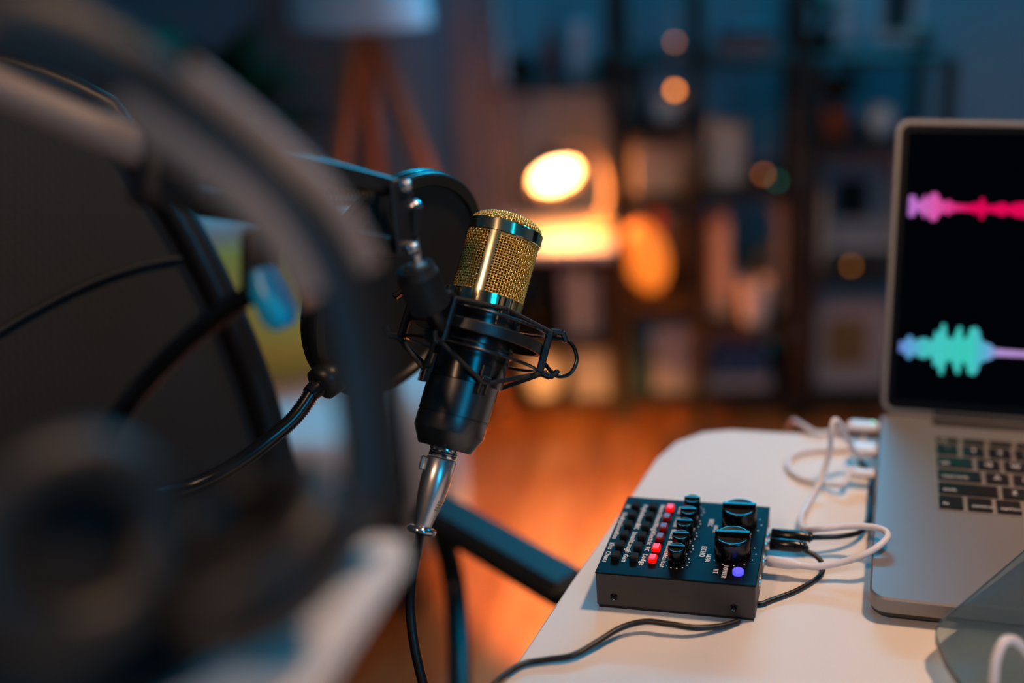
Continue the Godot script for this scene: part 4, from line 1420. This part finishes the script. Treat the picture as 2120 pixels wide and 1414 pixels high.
# ---------- boom arm ----------
func boom_arm() -> void:
	var t := thing("boom_arm", "black scissor boom arm carrying the shock mount", "boom arm")
	var u0: Vector3 = Vector3(-0.1623, 0.9994, -0.5485)
	var l0: Vector3 = Vector3(-0.1596, 0.9674, -0.5394)
	var u1: Vector3 = Vector3(-0.2262, 1.0491, -0.4494)
	var l1: Vector3 = Vector3(-0.2275, 1.0232, -0.4403)
	var st := ms()
	var side := (u0 - u1).cross(u0 - l0).normalized()     # across the arm
	for q in [[u0, u1], [l0, l1]]:
		st = ms()
		bar(st, q[0], q[1], 0.010, 0.010, side, 0.0015)
		put(st, "arm_bar", M.black_metal, t)
	# spring between the bars
	st = ms()
	var hel := PackedVector3Array()
	var s0 := u0.lerp(u1, 0.12).lerp(l0.lerp(l1, 0.12), 0.25); var s1 := l0.lerp(l1, 0.80).lerp(u0.lerp(u1, 0.80), 0.25)
	var ax := (s1 - s0).normalized()
	var p1 := ax.cross(side).normalized()
	for k in 321:
		var a := TAU * k / 10.0
		hel.append(s0.lerp(s1, k / 320.0) + (p1 * cos(a) + side * sin(a)) * 0.004)
	tube(st, hel, 0.0007, 4)
	put(st, "spring", M.black_metal, t)
	# head bracket with its bolts
	for s in [-1.0, 1.0]:
		st = ms()
		var c: Vector3 = (u0 + l0) / 2.0 + side * s * 0.0075
		bar(st, u0 + side * s * 0.0085 + (u0 - l0) * 0.12, l0 + side * s * 0.0085 - (u0 - l0) * 0.12, 0.0155, 0.0022, (u0 - u1), 0.0008)
		put(st, "head_plate", M.black_metal, t)
		for q in [u0, l0]:
			st = ms()
			rod(st, q + side * s * 0.009, q + side * s * 0.0125, 0.0042, 6)
			blob(st, q + side * s * 0.0128, Vector3.ONE * 0.0030, Basis.IDENTITY, 1.0, 12, 8)
			put(st, "bolt", M.chrome, t)
	var e0: Vector3 = Vector3(-0.1510, 0.9899, -0.5473)
	st = ms()
	bar(st, u0.lerp(l0, 0.25), e0, 0.016, 0.006, (u0 - l0), 0.001)
	bar(st, u0.lerp(l0, 0.75), Vector3(-0.1525, 0.9729, -0.5445), 0.012, 0.006, (u0 - l0), 0.001)
	bar(st, e0, Vector3(-0.1525, 0.9729, -0.5445), 0.012, 0.006, side, 0.001)
	put(st, "swivel_block", M.black_metal, t)
	st = ms()
	blob(st, e0 - side * 0.0 + (e0 - u0).normalized() * 0.002, Vector3.ONE * 0.0045, Basis.IDENTITY, 1.0, 12, 8)
	put(st, "bolt", M.chrome, t)
	st = ms()
	rod(st, Vector3(-0.1517, 0.9784, -0.5443), Vector3(-0.1504, 0.9535, -0.5451), 0.0030, 14)
	rod(st, Vector3(-0.1503, 0.9576, -0.5444), Vector3(-0.1501, 0.9527, -0.5449), 0.0052, 18)
	put(st, "threaded_post", M.nickel, t)
	# knurled collar
	var ca: Vector3 = Vector3(-0.1522, 0.9555, -0.5458)
	var cb: Vector3 = Vector3(-0.1465, 0.9293, -0.5494)
	var cy := (ca - cb).normalized()
	var cx := cy.cross(Vector3.BACK).normalized()
	var cf := Transform3D(Basis(cx, cy, cx.cross(cy)), cb)
	var len := ca.distance_to(cb)
	st = ms()
	lathe(st, [Vector2(0, 0), Vector2(0.0095, 0), Vector2(0.0112, 0.0015), Vector2(0.0112, len - 0.005), Vector2(0.0104, len - 0.0035), Vector2(0.0104, len), Vector2(0.0070, len), Vector2(0.0065, len - 0.003), Vector2(0, len - 0.003)], 40, cf)
	put(st, "collar", M.black_rubber, t)
	st = ms()
	for k in 48:
		var a := TAU * k / 48.0
		var d := Vector3(cos(a), 0, sin(a)) * 0.0113
		tube(st, PackedVector3Array([cf * (d + Vector3.UP * 0.002), cf * (d + Vector3.UP * (len - 0.0055))]), 0.00042, 4)
	put(st, "knurling", M.black_rubber, t)
	st = ms()
	tube(st, PackedVector3Array([cb, Vector3(-0.1445, 0.9173, -0.5536), mic_frame() * pol(deg_to_rad(122.0), 0.0400, -0.0640)]), [0.0050, 0.0048, 0.0042], 16)
	put(st, "stem", M.black_plastic, t)
	# elbow and lower arm, running left past the frame to its post on the pedestal table
	var v0: Vector3 = Vector3(-0.2861, 1.0757, -0.4216)
	var e1 := u1.lerp(l1, 0.5)
	st = ms()
	bar(st, u1 + (u1 - l1) * 0.2, l1 - (u1 - l1) * 0.2, 0.020, 0.024, side, 0.003)
	put(st, "elbow", M.black_metal, t)
	st = ms()
	var knob_c := e1 + side * 0.018
	rod(st, e1, knob_c, 0.009, 16)
	put(st, "elbow_knob", M.black_plastic, t)
	var far := Vector3(-0.35, 1.085, -0.36)
	st = ms()
	tube(st, PackedVector3Array([e1, v0, far]), 0.0085, 12)
	put(st, "lower_bar", M.pad_leather, t)
	st = ms()
	tube(st, PackedVector3Array([far + Vector3.UP * 0.01, Vector3(far.x, 0.9393999999999999, far.z)]), 0.0095, 12)
	put(st, "post", M.black_metal, t)
	st = ms()
	lathe(st, [Vector2(0, 0), Vector2(0.05, 0), Vector2(0.05, 0.012), Vector2(0.014, 0.02), Vector2(0, 0.02)], 24, Transform3D(Basis.IDENTITY, Vector3(far.x, 0.9390999999999999, far.z)))
	put(st, "foot_plate", M.black_metal, t)

# ---------- pop filter ----------
func pop_filter() -> void:
	var t := thing("pop_filter", "round black pop filter on a gooseneck behind the microphone", "pop filter", Transform3D(Basis(Vector3(0.4505, 0.7984, -0.3994), Vector3(0.8540, -0.2549, 0.4536), Vector3(0.2604, -0.5455, -0.7967)), Vector3(-0.1920, 0.9116, -0.6481)))
	# local y is the face normal; hoop radius 0.0775
	var st := ms()
	lathe(st, [Vector2(0.0700, -0.0065), Vector2(0.0770, -0.0065), Vector2(0.0780, -0.0055), Vector2(0.0782, 0.0055), Vector2(0.0772, 0.0065), Vector2(0.0706, 0.0065), Vector2(0.0700, 0.0055), Vector2(0.0700, -0.0065)], 72)
	put(st, "hoop", M.black_plastic, t)
	st = ms()
	lathe(st, [Vector2(0.0784, -0.0005), Vector2(0.0784, 0.0005)], 72)
	put(st, "hoop_seam", M.black_gloss, t)
	for y in [0.0035, -0.0035]:
		st = ms()
		lathe(st, [Vector2(0.0702, y), Vector2(0.0, y + 0.0002)], 48)
		put(st, "nylon_screen", M.nylon, t)
	var inv: Transform3D = (t.transform as Transform3D).affine_inverse()
	# clamp block at the rim and gooseneck that loops to the boom arm
	var cb: Vector3 = inv * Vector3(-0.2199, 0.8741, -0.5893)
	var ferr: Vector3 = inv * Vector3(-0.2287, 0.8691, -0.5748)
	st = ms()
	var d := (cb - ferr).normalized()
	tube(st, PackedVector3Array([ferr.lerp(cb, 0.22), ferr.lerp(cb, 0.3), ferr.lerp(cb, 0.9), cb, cb + d * 0.003]), [0.0065, 0.0105, 0.0115, 0.0095, 0.004], 24)
	put(st, "rim_clamp", M.black_plastic, t)
	st = ms()
	tube(st, PackedVector3Array([ferr.lerp(cb, 0.3), ferr, ferr - d * 0.004]), [0.0056, 0.0056, 0.0048], 16)
	put(st, "ferrule", M.black_gloss, t)
	var w := [Vector3(-0.2287, 0.8691, -0.5748), Vector3(-0.2377, 0.8570, -0.5642), Vector3(-0.2495, 0.8483, -0.5527), Vector3(-0.2620, 0.8416, -0.5387), Vector3(-0.2756, 0.8377, -0.5235), Vector3(-0.2873, 0.8390, -0.5081), Vector3(-0.2953, 0.8468, -0.4896), Vector3(-0.2982, 0.8601, -0.4731), Vector3(-0.2934, 0.8803, -0.4590), Vector3(-0.2805, 0.9027, -0.4510), Vector3(-0.2647, 0.9221, -0.4472), Vector3(-0.2472, 0.9399, -0.4482), Vector3(-0.2290, 0.9553, -0.4483), Vector3(-0.2122, 0.9673, -0.4472), Vector3(-0.1979, 0.9761, -0.4450)]
	var pts := curve(w, 26)
	var rad := []
	for k in pts.size():
		pts[k] = inv * pts[k]
		rad.append(0.0050 if k % 2 == 0 else 0.0043)
	st = ms()
	tube(st, pts, rad, 12)
	put(st, "gooseneck", M.black_gloss, t)
	# C clamp on the boom arm
	var a: Vector3 = inv * Vector3(-0.1954, 1.0017, -0.4540)
	var b: Vector3 = inv * Vector3(-0.1957, 0.9746, -0.4444)
	st = ms()
	bar(st, a, b, 0.014, 0.010, d, 0.002)
	bar(st, a, inv * Vector3(-0.1718, 1.0040, -0.4527), 0.014, 0.008, d, 0.002)
	put(st, "clamp_body", M.black_plastic, t)
	st = ms()
	rod(st, inv * Vector3(-0.1814, 1.0041, -0.4463), inv * Vector3(-0.1689, 0.9713, -0.4348), 0.0042, 12)
	put(st, "clamp_screw", M.copper, t)
	st = ms()
	blob(st, inv * Vector3(-0.1780, 1.0032, -0.4386), Vector3.ONE * 0.0045, Basis.IDENTITY, 1.0, 12, 8)
	put(st, "clamp_bolt", M.nickel, t)
	st = ms()
	tube(st, PackedVector3Array([inv * Vector3(-0.1937, 0.9859, -0.4463), inv * Vector3(-0.1910, 0.9777, -0.4434), inv * Vector3(-0.1845, 0.9670, -0.4376), inv * Vector3(-0.1823, 0.9627, -0.4360)]), [0.0055, 0.0075, 0.0080, 0.0050], 16)
	tag(put(st, "clamp_knob", M.blue_plastic, t), "bright blue clamp knob")

# ---------- headphones on the pedestal table ----------
func headphones() -> void:
	var cs := thing("headphone_case", "flat black soft case under the headphones", "case")
	var st := ms()
	var line := PackedVector2Array([Vector2(-0.1071, -0.2940), Vector2(-0.1127, -0.2819), Vector2(-0.1268, -0.2554), Vector2(-0.1349, -0.2269), Vector2(-0.20, -0.13), Vector2(-0.27, -0.15), Vector2(-0.25, -0.26), Vector2(-0.1340, -0.2988)])
	slab(st, line, 0.939, 0.9489, 0.003)
	put(st, "body", M.felt, cs)
	var t := thing("headphones", "black over-ear headphones with padded double headband, nearest the viewer", "headphones")
	var w := [Vector3(-0.1009, 0.9562, -0.2875), Vector3(-0.1021, 0.9754, -0.2963), Vector3(-0.1059, 1.0010, -0.3064), Vector3(-0.1115, 1.0244, -0.3114), Vector3(-0.1208, 1.0451, -0.3134), Vector3(-0.1344, 1.0632, -0.3113), Vector3(-0.1480, 1.0800, -0.3045), Vector3(-0.1596, 1.0940, -0.2956), Vector3(-0.1722, 1.1047, -0.2866), Vector3(-0.1857, 1.1082, -0.2752), Vector3(-0.1997, 1.1012, -0.2632), Vector3(-0.2089, 1.0810, -0.2508), Vector3(-0.2146, 1.0487, -0.2373), Vector3(-0.2144, 1.0222, -0.2259)]
	var mid := curve(w, 6)
	# across the band: away from the viewer, to the right and up
	var across := Vector3(0.6247, 0.1842, -0.7218).normalized()
	for s in [-1.0, 1.0]:
		var pts := PackedVector3Array()
		for k in range(18, 40): pts.append(mid[k] + across * 0.0095 * s)
		st = ms()
		tube(st, pts, 0.0064, 16, false, Vector2(1.0, 0.6), across)
		put(st, "headband_pad", M.pad_leather, t)
	st = ms()
	tube(st, mid, 0.0105, 14, false, Vector2(1.0, 0.45), across)
	put(st, "headband_core", M.leather, t)
	# ear cups lying on their sides
	var cups := [[Vector3(-0.1215, 0.9678, -0.2460), Vector3(-0.25, 0.93, 0.25), w[0]], [Vector3(-0.1565, 0.9857, -0.2237), Vector3(0.80, 0.36, 0.48), w[w.size() - 1]]]
	for c in cups:
		var n: Vector3 = (c[1] as Vector3).normalized()
		var x := n.cross(Vector3.UP).normalized()
		var p: Vector3 = c[0]
		var xf := Transform3D(Basis(x, n, x.cross(n)), p)
		st = ms()
		lathe(st, [Vector2(0, -0.016), Vector2(0.016, -0.015), Vector2(0.026, -0.010), Vector2(0.029, -0.003), Vector2(0.028, 0.002), Vector2(0, 0.002)], 40, xf)
		var o := put(st, "ear_cup", M.leather, t)
		st = ms()
		tube(st, circle(p + n * 0.006, x, x.cross(n), 0.0205, 40), 0.0080, 14, true)
		put(st, "ear_cushion", M.leather, o)
		st = ms()
		lathe(st, [Vector2(0.015, 0.005), Vector2(0, 0.003)], 24, xf)
		put(st, "ear_mesh", M.felt, o)
		st = ms()
		var e: Vector3 = c[2]
		tube(st, curve([e, e.lerp(p, 0.35) + Vector3.UP * 0.004, p - n * 0.016], 6), 0.0062, 10)
		put(st, "yoke", M.leather, t)

# ---------- cables, plugs and the acrylic sheet ----------
func cord(called: String, label: String, w: Array, r: float, m: Material, group := "", per := 8) -> Node3D:
	var t := thing(called, label, "cable", Transform3D.IDENTITY, group)
	var st := ms()
	tube(st, curve(w, per), r, 10)
	put(st, "cord", m, t)
	return t

func plug(t: Node3D, a: Vector3, b: Vector3, r: float, m: Material, tip: Material, rib := 0) -> void:
	var st := ms()
	var pts := PackedVector3Array([a, a.lerp(b, 0.02), a.lerp(b, 0.72), b])
	tube(st, pts, [r * 0.85, r, r, r * 0.6], 14)
	put(st, "plug", m, t)
	for k in rib:
		st = ms()
		var q := a.lerp(b, 0.80 + 0.10 * k)
		rod(st, q, q + (b - a).normalized() * 0.0012, r * 0.9, 14)
		put(st, "strain_ring", m, t)
	st = ms()
	rod(st, a - (b - a).normalized() * 0.0035, a + (b - a).normalized() * 0.001, r * 0.55, 12)
	put(st, "tip", tip, t)

func cables() -> void:
	# microphone lead with its metal plug
	var f := mic_frame()
	var t := thing("microphone_cable", "black microphone cable with a silver connector hanging from the microphone", "cable")
	var st := ms()
	lathe(st, [Vector2(0, -0.1412), Vector2(0.0084, -0.1412), Vector2(0.0086, -0.1400), Vector2(0.0080, -0.1392), Vector2(0.0086, -0.1384), Vector2(0.0080, -0.1376), Vector2(0.0088, -0.1368), Vector2(0.0088, -0.1359), Vector2(0, -0.1359)], 36, f)
	put(st, "lock_ring", M.chrome, t)
	st = ms()
	lathe(st, [Vector2(0, -0.1825), Vector2(0.0050, -0.1825), Vector2(0.0060, -0.1770), Vector2(0.0082, -0.1650), Vector2(0.0090, -0.1560), Vector2(0.0090, -0.1425), Vector2(0.0084, -0.1416), Vector2(0, -0.1416)], 48, f)
	var body := put(st, "connector_body", M.nickel, t)
	st = ms()
	for k in 4: box(st, f * pol(deg_to_rad(38.0), 0.00745 - 0.00028 * k, -0.1668 - 0.0016 * k), Vector3(0.0040, 0.0007, 0.0012), f.basis * Basis(Vector3.UP, deg_to_rad(52.0)))
	put(st, "grip_rib", M.nickel, body)
	st = ms()
	box(st, f * pol(deg_to_rad(176.0), 0.0102, -0.1468), Vector3(0.0030, 0.0085, 0.0050), f.basis, 0.0008)
	put(st, "release_tab", M.nickel, t)
	st = ms()
	tube(st, circle(f * Vector3(0, -0.1848, 0), f.basis.x, f.basis.z, 0.0066, 32), 0.0022, 12, true)
	put(st, "end_collar", M.chrome, t)
	st = ms()
	var a := f * Vector3(0, -0.182, 0)
	tube(st, curve([a, Vector3(-0.1735, 0.7651, -0.5616), Vector3(-0.1775, 0.7483, -0.5579), Vector3(-0.1787, 0.7298, -0.5514), Vector3(-0.1762, 0.7111, -0.5427), Vector3(-0.1714, 0.6926, -0.5341), Vector3(-0.1641, 0.6720, -0.5237), Vector3(-0.1525, 0.6380, -0.5117), Vector3(-0.1392, 0.5915, -0.5007)], 8), 0.0031, 12)
	put(st, "cord", M.cable_black, t)

	# lead in front of the sound card, running off the desk edge
	cord("power_cable", "thin black cable in front of the sound card going off the desk edge", [Vector3(0.0251, 0.7418, -0.5190), Vector3(0.0149, 0.7430, -0.5130), Vector3(-0.0007, 0.7455, -0.5082), Vector3(-0.0161, 0.7475, -0.5093), Vector3(-0.0302, 0.7475, -0.5118), Vector3(-0.0441, 0.7465, -0.5076), Vector3(-0.0573, 0.7450, -0.4967), Vector3(-0.0701, 0.7435, -0.4875), Vector3(-0.0849, 0.7425, -0.4853), Vector3(-0.0966, 0.7425, -0.4822), Vector3(-0.1046, 0.7432, -0.4735), Vector3(-0.1113, 0.7428, -0.4632), Vector3(-0.1179, 0.7330, -0.4597), Vector3(-0.1299, 0.7000, -0.4832), Vector3(-0.1522, 0.6200, -0.5471)], 0.0018, M.cable_black)
	# two black jack plugs on the right side
	var mf := Transform3D(Basis(Vector3.UP, -0.1652), Vector3(-0.0604, 0.74, -0.5364))
	var p0 := mf * Vector3(0.0990, 0.0135, -0.0745)
	var p1 := mf * Vector3(0.1260, 0.0130, -0.0760)
	t = cord("jack_cable", "black jack cable from the far socket of the sound card to the laptop", [p1, Vector3(0.0822, 0.7520, -0.5924), Vector3(0.0970, 0.7500, -0.5964), Vector3(0.1106, 0.7470, -0.6068), Vector3(0.1188, 0.7440, -0.6267), Vector3(0.1245, 0.7425, -0.6550), Vector3(0.1309, 0.7425, -0.6899), Vector3(0.1265, 0.7425, -0.7125)], 0.0018, M.cable_black, "black jack cables")
	plug(t, p0, p1, 0.0042, M.black_gloss, M.nickel, 2)
	p0 = mf * Vector3(0.0990, 0.0135, -0.0640)
	p1 = mf * Vector3(0.1230, 0.0128, -0.0645)
	t = cord("jack_cable", "thin black jack cable curling back beside the sound card", [p1, Vector3(0.0700, 0.7500, -0.5810), Vector3(0.0775, 0.7470, -0.5777), Vector3(0.0811, 0.7440, -0.5713), Vector3(0.0774, 0.7420, -0.5627), Vector3(0.0623, 0.7418, -0.5489), Vector3(0.0467, 0.7418, -0.5398), Vector3(0.0382, 0.7418, -0.5356), Vector3(0.0305, 0.7415, -0.5411)], 0.0016, M.cable_black, "black jack cables")
	plug(t, p0, p1, 0.0042, M.black_gloss, M.nickel, 2)
	# white cable: sound card, loop over the laptop corner, up and into the laptop
	p0 = mf * Vector3(0.0990, 0.0110, -0.0480)
	p1 = mf * Vector3(0.1200, 0.0105, -0.0470)
	t = cord("white_cable", "long white cable looping from the sound card over the laptop corner", [p1, Vector3(0.0755, 0.7505, -0.5612), Vector3(0.0905, 0.7530, -0.5614), Vector3(0.1054, 0.7590, -0.5610), Vector3(0.1167, 0.7630, -0.5665), Vector3(0.1217, 0.7650, -0.5732), Vector3(0.1192, 0.7650, -0.5801), Vector3(0.1106, 0.7640, -0.5853), Vector3(0.0971, 0.7620, -0.5888), Vector3(0.0816, 0.7600, -0.5895), Vector3(0.0722, 0.7520, -0.6025), Vector3(0.0727, 0.7450, -0.6279), Vector3(0.0832, 0.7440, -0.6567), Vector3(0.0930, 0.7520, -0.6737), Vector3(0.0986, 0.7680, -0.6805), Vector3(0.0993, 0.7840, -0.6821), Vector3(0.1022, 0.7900, -0.6872), Vector3(0.1073, 0.7850, -0.6893), Vector3(0.1140, 0.7700, -0.6954), Vector3(0.1200, 0.7580, -0.6982), Vector3(0.1251, 0.7520, -0.7017)], 0.0022, M.cable_white, "white cables")
	plug(t, p0, p1, 0.0036, M.cable_white, M.nickel)
	st = ms()
	var lf := Transform3D(Basis(Vector3.UP, -0.1968), Vector3(0.1017, 0.74, -0.5203))
	box(st, lf * Vector3(-0.0105, 0.0115, -0.1955), Vector3(0.020, 0.0075, 0.015), lf.basis, 0.002)
	put(st, "usb_plug", M.cable_white, t)
	# second white cable: loop lying on the desk
	t = cord("white_cable", "white cable lying in a loop left of the laptop", [lf * Vector3(-0.020, 0.0105, -0.160), Vector3(0.1071, 0.7480, -0.6678), Vector3(0.0927, 0.7435, -0.6782), Vector3(0.0778, 0.7425, -0.6889), Vector3(0.0709, 0.7425, -0.7039), Vector3(0.0755, 0.7425, -0.7216), Vector3(0.0915, 0.7425, -0.7315), Vector3(0.1125, 0.7425, -0.7326), Vector3(0.1282, 0.7425, -0.7363), Vector3(0.1366, 0.7425, -0.7527)], 0.0022, M.cable_white, "white cables")
	st = ms()
	box(st, lf * Vector3(-0.0105, 0.0105, -0.160), Vector3(0.020, 0.0055, 0.009), lf.basis, 0.002)
	put(st, "plug", M.cable_white, t)
	# charger plug with its green light
	t = cord("charger_cable", "white charger plug with a green light at the laptop hinge", [lf * Vector3(-0.024, 0.0115, -0.238), Vector3(0.1220, 0.7490, -0.7556), Vector3(0.1147, 0.7425, -0.7636), Vector3(0.0986, 0.7430, -0.7604), Vector3(0.0884, 0.7430, -0.7747), Vector3(0.0843, 0.7280, -0.8125), Vector3(0.0911, 0.6600, -0.9211)], 0.0020, M.cable_white, "white cables")
	st = ms()
	box(st, lf * Vector3(-0.0125, 0.0115, -0.236), Vector3(0.024, 0.0060, 0.012), lf.basis, 0.002)
	put(st, "plug", M.cable_white, t)
	st = ms()
	lathe(st, [Vector2(0, 0.0005), Vector2(0.0009, 0.0004), Vector2(0.0009, -0.0004), Vector2(0, -0.0004)], 12, Transform3D(Basis.IDENTITY, lf * Vector3(-0.0055, 0.0147, -0.2375)))
	tag(put(st, "charge_light", M.led_green, t), "tiny green light")
	# clear acrylic sheet leaning on the front edge of the laptop
	t = thing("acrylic_sheet", "clear acrylic sheet resting on the front edge of the laptop", "sheet")
	var A: Vector3 = Vector3(0.2012, 0.7645, -0.5507)
	var B: Vector3 = Vector3(0.1316, 0.7560, -0.4875)
	var u := (A - B).normalized()
	var v := (Vector3(0.2039, 0.7420, -0.4107) - B)
	v = (v - u * v.dot(u)).normalized()
	var n := v.cross(u)
	if n.y < 0.0: n = -n
	var sx := Transform3D(Basis(u, n, u.cross(n)), B)
	var sgn := signf(sx.basis.z.dot(v))
	var line := PackedVector2Array()
	for q in [Vector2(0.16, 0.0), Vector2(0.006, 0.0), Vector2(0.0, 0.0015), Vector2(-0.006, 0.006), Vector2(-0.016, 0.020), Vector2(-0.028, 0.045), Vector2(-0.030, 0.075), Vector2(-0.028, 0.10), Vector2(0.16, 0.10)]:
		line.append(Vector2(q.x, q.y * sgn))
	st = ms()
	slab(st, line, 0.0, 0.005, 0.0005, sx)
	put(st, "sheet", M.acrylic, t)
	# white lead standing in a loop on the sheet
	cord("white_cable", "white cable arching over the clear sheet at the desk front", [Vector3(0.1419, 0.7425, -0.4111), Vector3(0.1474, 0.7520, -0.4271), Vector3(0.1486, 0.7680, -0.4293), Vector3(0.1504, 0.7800, -0.4345), Vector3(0.1560, 0.7860, -0.4406), Vector3(0.1638, 0.7820, -0.4449), Vector3(0.1720, 0.7720, -0.4442), Vector3(0.1800, 0.7600, -0.4384), Vector3(0.1915, 0.7425, -0.4303)], 0.0026, M.cable_white, "white cables")
